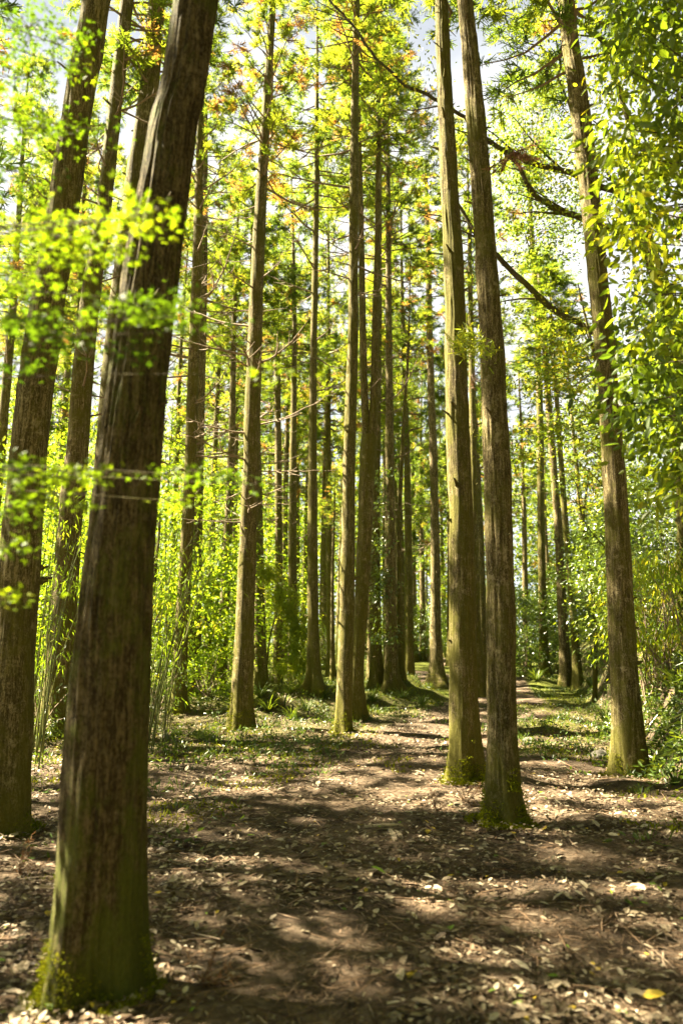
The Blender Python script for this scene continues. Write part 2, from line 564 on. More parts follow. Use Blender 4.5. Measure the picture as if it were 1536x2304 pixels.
# ------------------------------------------------------------------ trunks
def trunk_mesh(mb, path, rad, sides, ridge, seed, flare=.5, lobes=5, step_z=None, mat=0):
    n = len(path)
    a = np.linspace(0, 2 * PI, sides, endpoint=False)[None, :]
    z = path[:, 2][:, None]
    r = np.random.default_rng(seed)
    ncell = max(8, int(2 * PI * rad[0] / .024))
    U = a / (2 * PI) * ncell
    nz = vnoise((ncell, 64), U + .25 * np.sin(z * 2.3), z / .45 + 8, seed) - .5
    nz2 = vnoise((ncell * 2, 128), U * 2 + .4 * np.sin(z * 3.1), z / .16, seed + 1) - .5
    nb = vnoise((7, 64), a / (2 * PI) * 7, z / .45, seed + 2) - .5
    disp = ridge * (1.6 * np.minimum(nz, .15) + .7 * nz2) + .13 * rad[:, None] * nb
    lob = sum(np.cos(k * a + r.random() * 6.3) * w for k, w in ((3, .35), (lobes, .4), (2, .25)))
    fl = np.exp(-np.maximum(z, 0) / .24)
    disp = disp + rad[0] * flare * fl * (1.0 + 1.5 * lob + .8 * (vnoise((9, 8), a / (2 * PI) * 9, z / .3 + 1, seed + 5) - .5)) + rad[0] * .14 * np.exp(-np.maximum(z, 0) / .8) * lob
    tube(mb, path, rad, sides, mat, .5, disp)
    if sides >= 24:
        for q in range(18):                                  # stubs of lost branches
            zz = r.uniform(1.0, min(12, path[-1, 2] - 1))
            c = np.array([np.interp(zz, path[:, 2], path[:, k]) for k in range(2)] + [zz])
            R0 = np.interp(zz, path[:, 2], rad)
            az = r.random() * 2 * PI
            d = np.array([math.cos(az), math.sin(az), r.uniform(.1, .5)])
            l = r.uniform(.02, .13)
            w_ = r.uniform(.009, .024) * (.5 + R0 / .17 * .5)
            pts = c + d * np.array([R0 * .8, R0 + l * .4, R0 + l])[:, None]
            tube(mb, pts, [w_ * 1.6, w_, w_ * .6], 7, mat)


def extend(P, W, H):
    """carry the trunk on above the frame up to height H, straightening and tapering"""
    P, W = list(P), list(W)
    b = np.array(P[0])
    zt = P[-1][2] - b[2]
    if zt < H:
        d = (np.array(P[-1]) - np.array(P[-2]))
        d = d / d[2] * .6
        d[2] = 1
        w0 = W[-1]
        for f in (.4, .75, 1.0):
            P.append(np.array(P[-1]) + d * ((H - zt) * (f if f == .4 else (.35 if f == .75 else .25))))
            W.append(max(.015, w0 * (1 - f) ** .8))
    return P, W


TREES = []


def cedar(spec, label, H, crown0, seed, mat='bark', sides=32, ridge=.006, flare=.5, lean_y=0.0, name='cedar_tree', group='cedars along the path',
          crown=True, crown_scale=1.0, depth=None, variant=None, step=.12, branches=None):
    """spec: (px, py, width_px) up the trunk in the photograph, first = where it meets the ground"""
    if depth is None:
        b = ground_at(spec[0][0], spec[0][1])
    else:
        b = at(spec[0][0], spec[0][1], depth)
        b[2] = float(gz(b[0], b[1]))
    P, W = [], []
    for (px, py, w) in spec:
        p = at(px, py, b[1] + 1e-6)
        if lean_y:
            p = at(px, py, b[1] + lean_y * max(0, p[2] - b[2]))
        zc = p[1] * cp + (p[2] - CAM_H) * sp
        P.append(p)
        W.append(w * zc / F / 2)
    P[0] = b - np.array([0, 0, .4])
    P, W = extend(P, W, H)
    loc = b.copy()
    arr = smooth_path(np.column_stack([np.array(P) - loc, W]), step)
    path, rad = arr[:, :3], np.maximum(arr[:, 3], .008)
    root = thing(name, label, 'tree', tuple(loc), group)
    mb = MB()
    trunk_mesh(mb, path, rad, sides, ridge, seed, flare)
    mb.build('trunk', [M[mat]], root)
    if crown:
        r = np.random.default_rng(seed + 500)
        c0 = [float(np.interp(crown0, path[:, 2], path[:, a])) for a in range(3)]
        top = path[-1]
        o = link('crown', CROWNS[int(r.integers(5)) if variant is None else variant], root, c0)
        ax = Vector(top) - Vector(c0)
        o.rotation_mode = 'QUATERNION'
        q = Vector((0, 0, 1)).rotation_difference(ax.normalized())
        o.rotation_quaternion = q @ Matrix.Rotation(r.random() * 6.28, 3, 'Z').to_quaternion()
        sz = ax.length / CROWN_L * 1.03
        o.scale = (crown_scale, crown_scale, sz)
    if branches:
        r = np.random.default_rng(seed + 900)
        z0, z1, n, l0, l1 = branches[:5]
        zs = np.sort(r.uniform(z0, z1, n))
        add_branches(root, path, rad, zs, r.uniform(l0, l1, n), seed + 901, branches[5] if len(branches) > 5 else None)
    TREES.append((root, path, rad, loc))
    return root, path, rad, loc


G1, G2 = 'cedars along the path', 'cedars in the wood behind'
T1 = cedar([(212, 2235, 205), (216, 2100, 196), (222, 2000, 190), (240, 1700, 176), (256, 1400, 160), (280, 1150, 144), (305, 900, 128), (343, 600, 118), (388, 300, 106), (441, 0, 92)],
           'thickest trunk of all, dark ridged cedar close to the camera with a mossy foot', 17, 7.5, 1, 'bark_near', 150, .015, .13, step=.03)
T2 = cedar([(8, 1880, 112), (22, 1600, 104), (36, 1400, 92), (66, 1000, 78), (100, 740, 72), (138, 500, 66), (182, 200, 60), (218, 0, 56)],
           'big dark cedar cut by the left edge of the view behind maple sprays', 19, 9.5, 2, 'bark_moss', 64, .015, .16, step=.06)
T3 = cedar([(132, 1655, 74), (137, 1500, 62), (157, 1200, 54), (176, 1000, 49), (200, 700, 42), (230, 500, 34), (258, 250, 30), (286, 0, 27)],
           'slim reddish cedar rising between the left edge trunk and the thickest trunk', 20, 12.5, 3, 'bark', 44, .008, .22, branches=(4.5, 12, 26, .8, 1.9), step=.08)
T4 = cedar([(196, 1640, 66), (230, 1200, 58), (262, 800, 54), (300, 460, 48), (330, 250, 44), (354, 0, 36)],
           'mossy cedar half hidden directly behind the thickest trunk, showing only high up', 19, 12.5, 4, 'bark_moss', 40, .008, .4, branches=(6, 12, 12, .7, 1.6))
T5 = cedar([(400, 1600, 38), (410, 1400, 30), (424, 1150, 27), (433, 900, 25), (438, 750, 24), (446, 500, 20), (453, 200, 14), (456, 0, 10)],
           'narrow cedar with many bare horizontal side branches just beside the thickest trunk', 18, 12.5, 5, 'bark', 32, .006, .35, branches=(4.5, 13, 42, .9, 2.4), crown_scale=.8)
T5b = cedar([(437, 1565, 28), (443, 1300, 24), (448, 1000, 22), (455, 750, 19), (460, 500, 15), (462, 250, 11)],
            'second narrow cedar standing close behind the bare branched one', 18, 13, 6, 'bark', 28, .006, .35, branches=(5, 12, 22, .8, 1.9), crown_scale=.8, variant=3)
T6 = cedar([(543, 1640, 54), (545, 1550, 48), (552, 1400, 42), (558, 1200, 38), (566, 1000, 36), (572, 800, 33), (580, 600, 29), (590, 400, 24), (602, 200, 19), (614, 0, 13)],
           'straight cedar with a sunlit pale left flank and a mossy foot, left of the mounds', 17, 11.5, 7, 'bark', 44, .008, .2, branches=(4.0, 14.5, 40, .9, 2.2), crown_scale=.75, step=.08)
T6b = cedar([(589, 1550, 32), (584, 1400, 27), (578, 1100, 24), (574, 900, 20), (572, 700, 17), (570, 500, 14)],
            'dark cedar with a flared foot, hiding behind the sunlit straight one', 19, 12, 8, 'bark', 28, .006, .7, group=G2, branches=(6, 12, 18, .8, 2))
T7 = cedar([(624, 1535, 24), (627, 1300, 18), (626, 1000, 15), (621, 700, 12), (618, 550, 10)],
           'slender cedar right of the sunlit straight one, above the green sapling', 17, 11, 9, 'bark', 22, .005, .3, group=G2, branches=(5, 11, 14, .7, 1.8))
T7b = cedar([(527, 1480, 16), (528, 1300, 12), (530, 1100, 10), (534, 900, 8)],
            'very thin pale trunk peeping out left of the sunlit straight cedar', 16, 10, 10, 'bark', 16, .003, .3, group=G2, depth=34)
T8 = cedar([(707, 1545, 36), (704, 1400, 26), (703, 1200, 23), (704, 900, 17), (709, 600, 14), (712, 400, 11), (713, 200, 8)],
           'mid distant cedar with a flared foot behind the green mound', 21, 13, 11, 'bark_moss', 30, .006, .6, group=G2, branches=(7, 15, 18, .8, 2))
T9 = cedar([(730, 1508, 27), (731, 1300, 23), (734, 1100, 19), (737, 900, 14), (740, 750, 10)],
           'pale sunlit cedar trunk in the gap left of the central mossy one', 19, 11, 12, 'bark_moss', 26, .005, .3, group=G2, branches=(5, 12, 16, .8, 2))
T9b = cedar([(747, 1490, 9), (748, 1300, 7), (752, 1150, 5)], 'whippy bare stem beside the pale sunlit cedar', 9, 6, 13, 'bark', 10, .002, .2, group=G2, depth=31, crown_scale=.4)
T10 = cedar([(770, 1650, 40), (774, 1560, 37), (779, 1400, 34), (783, 1200, 31), (786, 1000, 27), (793, 800, 24), (795, 600, 22), (797, 300, 18), (802, 0, 14)],
            'central slim cedar lit yellow along its mossy left flank', 19, 13.5, 14, 'bark_moss', 40, .007, .14, branches=(8.5, 15, 18, .8, 2.2), crown_scale=.75, step=.08)
T12 = cedar([(846, 1548, 34), (845, 1400, 24), (845, 1200, 19), (848, 1000, 16), (851, 800, 14), (853, 500, 12), (855, 250, 9)],
            'tall slender sunny cedar to the right of the forked trunk', 21, 14, 16, 'bark_moss', 26, .005, .4, group=G2, branches=(9, 15, 12, .8, 2.2))
T12b = cedar([(832, 1530, 16), (833, 1400, 14), (834, 1200, 11), (836, 1050, 9)], 'thin trunk squeezed in behind the forked one', 17, 10, 17, 'bark', 16, .004, .3, group=G2)
T13 = cedar([(881, 1552, 40), (879, 1450, 28), (878, 1300, 25), (876, 1000, 19), (874, 700, 14), (873, 450, 11)],
            'cedar wearing leafy ivy on its lower stem beside the bend of the path', 20, 12.5, 18, 'bark', 30, .006, .5, group=G2, branches=(6, 13, 16, .8, 2))
T14 = cedar([(903, 1522, 18), (898, 1350, 12), (899, 1150, 10), (908, 950, 8), (917, 800, 6)], 'thin bare stem leaning right beside the ivy cedar', 13, 9, 19, 'bark', 14, .003, .3, group=G2, crown_scale=.6, branches=(3, 9, 14, .5, 1.2))
T15 = cedar([(931, 1490, 18), (929, 1300, 14), (927, 1100, 11), (926, 900, 8)], 'distant cedar where the path goes out of sight', 19, 10, 20, 'bark', 16, .004, .4, group=G2, branches=(4, 10, 12, .6, 1.5))
T16 = cedar([(984, 1548, 40), (980, 1450, 28), (979, 1300, 22), (975, 1050, 18), (967, 800, 15), (961, 500, 11), (957, 380, 7)],
            'bright cedar at the bend of the path with a mossy glowing foot', 20, 15, 21, 'bark', 32, .006, .6, group=G1, branches=(6, 15, 14, .6, 1.6), crown_scale=.6)
T17 = cedar([(1046, 1758, 70), (1044, 1650, 66), (1041, 1500, 61), (1038, 1200, 55), (1030, 1000, 51), (1025, 800, 48), (1020, 600, 43), (1009, 400, 39), (1000, 200, 33), (992, 0, 28)],
            'lichen grey cedar, the farther of the close pair beside the path', 19, 10.5, 22, 'bark', 64, .013, .27, step=.06)
T17b = cedar([(1077, 1568, 30), (1070, 1400, 22), (1066, 1200, 18), (1062, 900, 15)], 'cedar peeping out low between the close pair of trunks', 19, 11, 23, 'bark', 26, .005, .7, group=G2)
T18 = cedar([(1128, 1855, 74), (1128, 1700, 68), (1126, 1400, 63), (1121, 1200, 60), (1111, 900, 56), (1101, 700, 50), (1087, 500, 45), (1072, 300, 41), (1056, 100, 36), (1046, 0, 33)],
            'nearer cedar of the close pair, its foot wrapped in bright green moss', 17, 9.5, 24, 'bark', 80, .014, .36, step=.05)
T19 = [(1226, 1525, 26), (1221, 1400, 19), (1217, 1200, 17), (1213, 900, 15), (1206, 700, 13), (1194, 500, 10), (1186, 380, 7)]
T20 = cedar([(1272, 1540, 28), (1265, 1400, 22), (1256, 1200, 18), (1240, 1000, 16), (1226, 800, 14), (1212, 600, 11)],
            'slanting cedar, middle of the three by the shady hollow', 16, 11, 26, 'bark', 26, .005, .4, group=G2)
T21 = cedar([(1299, 1550, 24), (1290, 1400, 17), (1277, 1250, 14), (1262, 1050, 12), (1248, 850, 10)],
            'slimmest slanting stem of the three by the shady hollow', 15, 10, 27, 'bark_moss', 22, .005, .4, group=G2)
T22 = cedar([(1420, 1750, 70), (1412, 1650, 66), (1403, 1500, 60), (1387, 1200, 52), (1376, 1000, 47), (1366, 850, 44), (1342, 600, 42), (1322, 400, 42), (1297, 200, 40), (1271, 0, 33)],
            'cedar at the foot of the right bank with a broad sunlit patch', 18, 10, 28, 'bark', 64, .014, .26, step=.06)

# forked cedar: one foot, two stems
b = ground_at(797, 1622)
dpt = b[1]
root = thing('cedar_tree', 'forked cedar with two stems from one trunk, just behind the central slim one', 'tree', tuple(b), G1)
def _px(spec, loc, dpt):
    P = []
    for (px, py, w) in spec:
        p = at(px, py, dpt)
        P.append([*(p - loc), w * (p[1] * cp + (p[2] - CAM_H) * sp) / F / 2])
    return np.array(P)
A = smooth_path(np.vstack([[0, 0, -.12, .22], _px([(803, 1500, 32), (813, 1350, 32), (820, 1200, 33), (826, 1050, 36), (832, 980, 36)], b, dpt)]), .08)
mb = MB()
trunk_mesh(mb, A[:, :3], A[:, 3], 40, .007, 15, .35)
mb.build('trunk', [M['bark_moss']], root)
for sp_, cv in (([(828, 1015, 20), (820, 900, 17), (815, 700, 15), (812, 500, 13), (806, 250, 10), (800, 0, 8)], 2), ([(834, 1010, 24), (842, 900, 20), (846, 700, 17), (850, 500, 14), (851, 200, 10), (850, 0, 8)], 0)):
    Q = _px(sp_, b, dpt)
    Q = np.vstack([Q, [Q[-1, 0], Q[-1, 1], 18.5, .02]])
    Q = smooth_path(Q, .1)
    mb = MB()
    trunk_mesh(mb, Q[:, :3], np.maximum(Q[:, 3], .01), 30, .006, 60 + cv, 0)
    mb.build('stem', [M['bark_moss']], root)
    o = link('crown', CROWNS[cv], root, (Q[-1, 0], Q[-1, 1], 13.0))
    o.scale = (.7, .7, .52)
    add_branches(root, Q[:, :3], Q[:, 3], np.sort(rng.uniform(7, 14, 10)), rng.uniform(.6, 1.6, 10), 70 + cv)
TREES.append((root, A[:, :3], A[:, 3], b))

# ------------------------------------------------------------------ repeated trees of the wood behind
def straight_trunk(seed, H=19.0, r0=.17):
    r = np.random.default_rng(seed)
    z = np.linspace(-.1, H, 90)
    path = np.column_stack([.10 * np.sin(z * .35 + r.random() * 6) * z / H, .10 * np.sin(z * .3 + r.random() * 6) * z / H, z])
    rad = r0 * (1 - np.clip(z, 0, H) / H) ** .75 + .012
    mb = MB()
    trunk_mesh(mb, path, rad, 18, .006, seed, .45)
    return mb.mesh('trunk', [M['bark' if seed % 2 else 'bark_moss']]), path, rad


STR = [straight_trunk(300 + i) for i in range(4)]


def wood_tree(x, y, label, seed, H=19.0, crown0=9.0, cs=1.0, nbr=10, group=G2, variant=None, rs=1.0):
    r = np.random.default_rng(seed)
    root = thing('cedar_tree', label, 'tree', (x, y, float(gz(x, y))), group)
    root.rotation_euler = (r.normal(0, .012), r.normal(0, .015), r.random() * 6.28)
    me, path, rad = STR[int(r.integers(4))]
    t = link('trunk', me, root)
    t.scale = (rs, rs, H / 19.0)
    c = link('crown', CROWNS[int(r.integers(5)) if variant is None else variant], root, (path[int(90 * crown0 / 19) % 90][0], path[int(90 * crown0 / 19) % 90][1], crown0))
    c.rotation_euler = (0, 0, r.random() * 6.28)
    c.scale = (cs, cs, (H - crown0) / CROWN_L * 1.03)
    if nbr:
        zs = np.sort(r.uniform(2.5, crown0 + 1, nbr))
        add_branches(root, path, rad, zs * 1.0, r.uniform(.7, 1.8, nbr), seed + 1)
    return root


# behind, mid and far: given as photograph column and distance
WOOD = [  # px, depth, H, crown0, crown scale, variant, label
    (664, 40, 20, 10, 1.0, 3, 'grey distant trunk, left one of a twin beside the flared foot cedar'),
    (680, 43, 20, 10, 1.0, 0, 'grey distant trunk, right one of a twin beside the flared foot cedar'),
    (640, 36, 22, 11, 1.1, 1, 'distant cedar with rusty lower foliage seen over the green mound'),
    (760, 47, 21, 9, 1.1, 2, 'far cedar glimpsed between the pale sunlit trunk and the central one'),
    (905, 46, 22, 9, 1.1, 4, 'far cedar behind the leaning bare stem'),
    (950, 52, 21, 9, 1.1, 0, 'farthest cedar straight above the vanishing path'),
    (1010, 44, 20, 9, 1.0, 2, 'far cedar partly covered by the lichen grey trunk'),
    (1078, 40, 18, 10, .9, 4, 'far dark trunk framed between the close pair'),
    (1160, 44, 19, 9, 1.0, 1, 'far trunk in the dark wood right beside the nearer pair trunk'),
    (1183, 39, 17, 10, .9, 0, 'far bare lower trunk left of the round crowned tree'),
    (1330, 36, 15, 7, 1.0, 3, 'far cedar on the hillside behind the bank trunk'),
    (1410, 42, 16, 6, 1.1, 2, 'far cedar high up the hillside on the right'),
    (598, 45, 22, 10, 1.2, 0, 'tall far cedar crowning above the sunlit straight trunk'),
    (505, 38, 21, 11, 1., 1, 'far cedar behind the bare horizontal branches'),
    (470, 31, 20, 11, .9, 4, 'leafy cedar behind the narrow branched pair'),
    (380, 34, 22, 11, 1., 2, 'far cedar filling the gap right of the thickest trunk'),
    (240, 28, 21, 13, .8, 0, 'cedar crown showing between the slim reddish trunk and the thickest one'),
    (110, 26, 20, 13, .8, 3, 'rusty tipped cedar behind the slim reddish trunk'),
    (30, 31, 21, 12, .9, 1, 'far cedar at the left edge beyond the big dark trunk'),
    (700, 58, 23, 9, 1.3, 4, 'very far cedar under the bright sky gap'),
    (820, 57, 24, 9, 1.3, 1, 'very far cedar behind the forked trunk'),
    (545, 60, 24, 8, 1.3, 2, 'very far cedar left of the bright sky gap'),
    (440, 56, 23, 11, 1.2, 0, 'very far cedar behind the narrow branched pair'),
    (1110, 58, 21, 8, 1.2, 3, 'very far cedar behind the nearer pair trunk'),
    (1240, 55, 17, 7, 1.2, 4, 'very far cedar on the slope behind the three slanting stems'),
    (870, 36, 22, 12, .9, 2, 'far cedar directly behind the ivy cedar'),
    (1000, 62, 23, 8, 1.3, 1, 'dim cedar deep in the wood above the bend'),
    (300, 52, 22, 11, 1.2, 3, 'very far cedar hidden behind the thickest trunk'),
    (150, 21, 18, 12, .75, 2, 'leafy cedar between the left edge trunk and the slim reddish one'),
    (25, 23, 18, 8.5, 1.0, 2, 'leafy cedar right behind the big dark trunk at the left edge'),
    (90, 36, 22, 9, 1.2, 4, 'tall cedar in the upper gap left of the slim reddish one'),
    (-40, 19, 18, 11, .8, 0, 'leafy cedar cut by the left edge, beyond the big dark trunk'),
    (330, 23, 19, 12.5, .8, 4, 'leafy cedar showing high between the thickest trunk and its hidden neighbour'),
    (500, 25, 19, 12, .85, 2, 'leafy cedar filling the top between the thickest trunk and the sunlit straight one'),
    (660, 27, 20, 12.5, .9, 0, 'leafy cedar high up between the sunlit straight trunk and the central one'),
    (745, 33, 25, 11, 1.2, 2, 'tall leafy cedar reaching the top edge left of the central slim one'),
    (920, 30, 22, 10, 1.2, 4, 'leafy cedar high up right of the forked trunk'),
    (1085, 30, 20, 9, 1.0, 0, 'leafy cedar filling the space between the close pair'),
    (430, 42, 26, 12, 1.3, 1, 'tall far cedar in the upper gap beside the thickest trunk'),
    (900, 45, 30, 14, 1.3, 2, 'tallest far cedar at the top edge right of the central trunks'),
]
for i, (px, d, H, c0, cs, v, lab) in enumerate(WOOD):
    p = at(px, 1450, d)
    wood_tree(p[0], p[1], lab, 1000 + i * 7, H, c0 - (3.0 if d > 45 else 1.), cs * 1.05, 12 if d < 48 else 5, G2, v, 1.0 + .25 * (d > 45))

# unseen cedars: sunny side added for dappled shade, the rest to cut sky light
k = 0
for (x, y, H, c0, cs) in [(-9.5, 7.0, 18, 6, .8), (-10.8, 10.2, 18, 7, 1.0), (-6.8, 9.8, 17, 5, 1.2), (-7.8, 1.8, 18, 5.5, 1.0), (-9.8, 15.0, 17, 7, 1.0), (-8.1, 12.5, 17, 6, .9), (-6.6, 7.3, 17, 5.5, 1.0), (-5.5, -1.5, 18, 8, .9), (-3.4, 1.2, 17, 8, .7), (4.5, 1.5, 18, 8, 1.1), (1.5, -3.5, 18, 6, 1.3), (-1.5, -6, 18, 6, 1.4), (5.5, -2, 18, 5, 1.3), (8.5, 2.5, 18, 5, 1.3), (9, 7.5, 17, 4, 1.3), (3, -8, 19, 5, 1.4), (-6.5, -9, 19, 5, 1.4), (9, -7, 19, 4, 1.5), (8.2, 12.2, 16, 4, 1.2), (6.3, 4.8, 17, 5, 1.1)]:
    wood_tree(x, y, 'tall unseen cedar added out of the picture to shape the light', 2000 + k * 5, H, c0, cs, 0, 'added cedars out of the picture')
    k += 1

# ------------------------------------------------------------------ broadleaf foliage
def clusters(mb, C, per, spread, size, kind, tone, r, up=.6, droop=.15, mat=0, wid=1.0, flat=.5, tj=.08):
    """leaf clusters round the points C"""
    C = np.asarray(C, float).reshape(-1, 3)
    n = len(C) * per
    c = np.repeat(C, per, 0)
    off = r.normal(size=(n, 3)) * np.array([1, 1, flat]) * (np.repeat(np.broadcast_to(np.asarray(spread, float), (len(C),)), per)[:, None] * .6)
    y = unit(off * np.array([1, 1, .3]) + r.normal(size=(n, 3)) * spread * .6 + np.array([0, 0, -droop]) * spread * 2)
    z = unit(r.normal(size=(n, 3)) * (1 - up) + np.array([0, 0, up]))
    tone = np.repeat(np.broadcast_to(np.asarray(tone, float), (len(C),)), per) + r.normal(scale=tj, size=n)
    leaves(mb, kind, c + off, y, z, size * r.uniform(.6, 1.2, n), np.clip(tone, 0, 1), mat, wid)


def blob_points(c, rad, n, r, shell=.5):
    d = rdir(n, r)
    q = r.random(n) ** (1 / 3.0)
    q = q * (1 - shell) + shell * np.maximum(q, .75 + .25 * r.random(n))
    return np.asarray(c) + d * q[:, None] * np.asarray(rad)


def broad_tree(name, label, loc, H, lobes, seed, mat='broad', leaf=.08, per=26, spread=.34, r0=.13, bark='bark_dark', group=None, kind='oval', trunk_path=None, tone=(.5, .16), n_limb=7, wid=1.0):
    """lobes: (dx, dy, z, rx, ry, rz, n clusters) relative to the base"""
    r = np.random.default_rng(seed)
    root = thing(name, label, 'tree', tuple(loc), group)
    if trunk_path is None:
        top = np.mean([l[:3] for l in lobes], 0)
        trunk_path = np.array([[0, 0, -.1, r0], [top[0] * .15, top[1] * .15, H * .3, r0 * .8], [top[0] * .6, top[1] * .6, H * .6, r0 * .55], [top[0], top[1], H * .88, .02]])
    tp = smooth_path(trunk_path, .15)
    mb = MB()
    trunk_mesh(mb, tp[:, :3], np.maximum(tp[:, 3], .01), 20, .006, seed, .3)
    mb.build('trunk', [M[bark]], root)
    mb = MB()
    for (dx, dy, z, rx, ry, rz, n) in lobes:
        C = blob_points((dx, dy, z), (rx, ry, rz), n, r)
        t = r.normal(tone[0], tone[1], n)
        clusters(mb, C, per, spread, leaf, kind, t, r, .45, .15, 0, wid)
        for q in range(n_limb):
            e = C[r.integers(n)]
            zz = max(H * .25, e[2] - r.uniform(.5, 2.0))
            s = [float(np.interp(zz, tp[:, 2], tp[:, a])) for a in range(3)]
            mid = (np.array(s) + e) / 2 + r.normal(scale=.2, size=3) + np.array([0, 0, .15])
            pp = smooth_path(np.array([s, mid, e]), .3)
            tube(mb, pp, np.linspace(.03, .006, len(pp)), 5, 1)
    mb.build('crown', [M[mat], M[bark]], root, smooth=False)
    return root


def gp(px, d):
    p = at(px, 1450, d)
    return np.array([p[0], p[1], float(gz(p[0], p[1]))])


# round crowned tree right of the close pair
b = ground_at(1226, 1525)
Pt = _px(T19, b, b[1])
Pt[0, :3] = (0, 0, -.1)
sc = b[1] / F
def lobe(px, py, d, w, h, loc, n, dd=None):
    p = at(px, py, d) - loc
    return (p[0], p[1], p[2], w * d / F, (dd or w * d / F), h * d / F, n)
d = b[1]
broad_tree('broadleaf_tree', 'round crowned yellow green tree on a slim trunk right of the close pair', b, 17,
           [lobe(1185, 290, d, 90, 170, b, 95), lobe(1160, 440, d, 70, 120, b, 50), lobe(1260, 420, d + 1, 80, 190, b, 60), lobe(1200, 560, d, 100, 90, b, 40), lobe(1210, 170, d, 60, 60, b, 22)],
           40, 'yellow', .15, 46, .42, bark='bark', trunk_path=Pt, tone=(.45, .2), n_limb=9)

# tree on the right bank with long dark limbs reaching over the path
LD = 13.2
b = gp(1560, LD)
root = thing('broadleaf_tree', 'dark limbed tree leaning out from the right bank over the path', 'tree', tuple(b))
def limb(name, spec, dpts, mat, sides=12, seed=0):
    P = []
    for (px, py, w), dd in zip(spec, dpts):
        p = at(px, py, dd)
        P.append([*(p - b), w * dd / F / 2 * (.58 if name == 'limb' else 1)])
    Q = smooth_path(np.array(P), .12)
    m_ = MB()
    rr = np.random.default_rng(seed)
    kk = np.cumsum(rr.normal(size=(len(Q), 3)), 0) * .012
    Q[:, :3] += kk - np.linspace(0, 1, len(Q))[:, None] * kk[-1]
    tube(m_, Q[:, :3], np.maximum(Q[:, 3], .006), sides, 0, .5, .12 * Q[:, 3:4] * rr.normal(size=(len(Q), sides)) * .6)
    if name == 'limb':
        for q in range(len(Q) // 5):
            s_ = rr.integers(len(Q) // 5, len(Q))
            d_ = unit(np.array([rr.normal(-.6, .5), rr.normal(0, .5), rr.uniform(.1, 1.1)]))
            l_ = rr.uniform(.5, 1.6)
            k_ = np.linspace(0, 1, 8)[:, None]
            pt = Q[s_, :3] + d_ * l_ * k_ + np.cumsum(rr.normal(size=(8, 3)), 0) * .03 * k_
            tube(m_, pt, np.linspace(min(.028, Q[s_, 3] * .5), .004, 8), 6)
    return m_.build(name, [M[mat]], root)
limb('trunk', [(1560, 1420, 60), (1548, 1150, 48), (1520, 880, 42), (1480, 650, 38), (1440, 530, 34)], [LD] * 5, 'bark_dark', 20, 1)
limb('limb', [(1440, 530, 30), (1360, 505, 26), (1285, 480, 25), (1225, 455, 23), (1185, 415, 19), (1165, 372, 15), (1130, 340, 10)], [LD, LD, 13, 13, 12.8, 12.8, 12.6], 'bark_dark', 12, 2)
limb('limb', [(1470, 600, 28), (1400, 450, 26), (1350, 425, 25), (1300, 398, 24), (1230, 375, 22), (1160, 350, 20), (1100, 312, 18), (1040, 255, 16), (980, 216, 15), (915, 185, 13), (880, 150, 12), (830, 100, 11), (790, 50, 10), (740, 0, 9)],
     [LD, 13, 13, 13, 13, 13, 13, 13, 13, 13, 13, 13, 13, 13], 'bark_dark', 12, 3)
limb('limb', [(1540, 950, 30), (1430, 810, 28), (1310, 742, 26), (1230, 690, 25), (1180, 640, 23), (1130, 592, 20), (1080, 540, 18), (1045, 490, 15), (1015, 430, 10)], [LD, 13, 13, 13, 13, 13, 13, 13, 13], 'bark_dark', 12, 4)
limb('limb', [(1480, 650, 24), (1430, 300, 22), (1385, 110, 22), (1330, 60, 20), (1265, 0, 16), (1180, -90, 12)], [LD, 12.6, 12.4, 12.2, 12, 12], 'bark_dark', 12, 5)
limb('limb', [(1400, 440, 12), (1290, 250, 10), (1230, 125, 8), (1190, 100, 6), (1150, 62, 4)], [13, 12.5, 12.5, 12.5, 12.5], 'bark_dark', 8, 6)
r = np.random.default_rng(77)
mb = MB()
def pxcl(regs, r):
    C = []
    for (px, py, sx, sy, d0, d1, n) in regs:
        for _ in range(n):
            C.append(at(r.normal(px, sx * .55), r.normal(py, sy * .55), r.uniform(d0, d1)))
    return np.array(C)
C = pxcl([(1400, 120, 110, 150, 11.5, 15, 70), (1250, 30, 90, 60, 11.5, 14, 26), (1400, 420, 90, 140, 11.5, 15, 60), (1470, 700, 80, 180, 11.5, 14, 60), (1190, 560, 80, 90, 12.5, 15, 34), (1240, 400, 90, 70, 12.2, 14, 40), (1150, 330, 60, 60, 12.4, 14, 22), (1250, 200, 80, 90, 12, 14, 30),
          (1000, 330, 60, 80, 12.6, 14, 20), (900, 130, 90, 90, 12.6, 14, 16), (1240, 700, 80, 60, 12.5, 14.5, 22), (1150, 60, 80, 40, 12, 14, 9)], r) - b
clusters(mb, C, 24, .34, .085, 'oval', r.normal(.55, .22, len(C)), r, .4, .2)
mb.build('crown', [M['broad']], root, smooth=False)

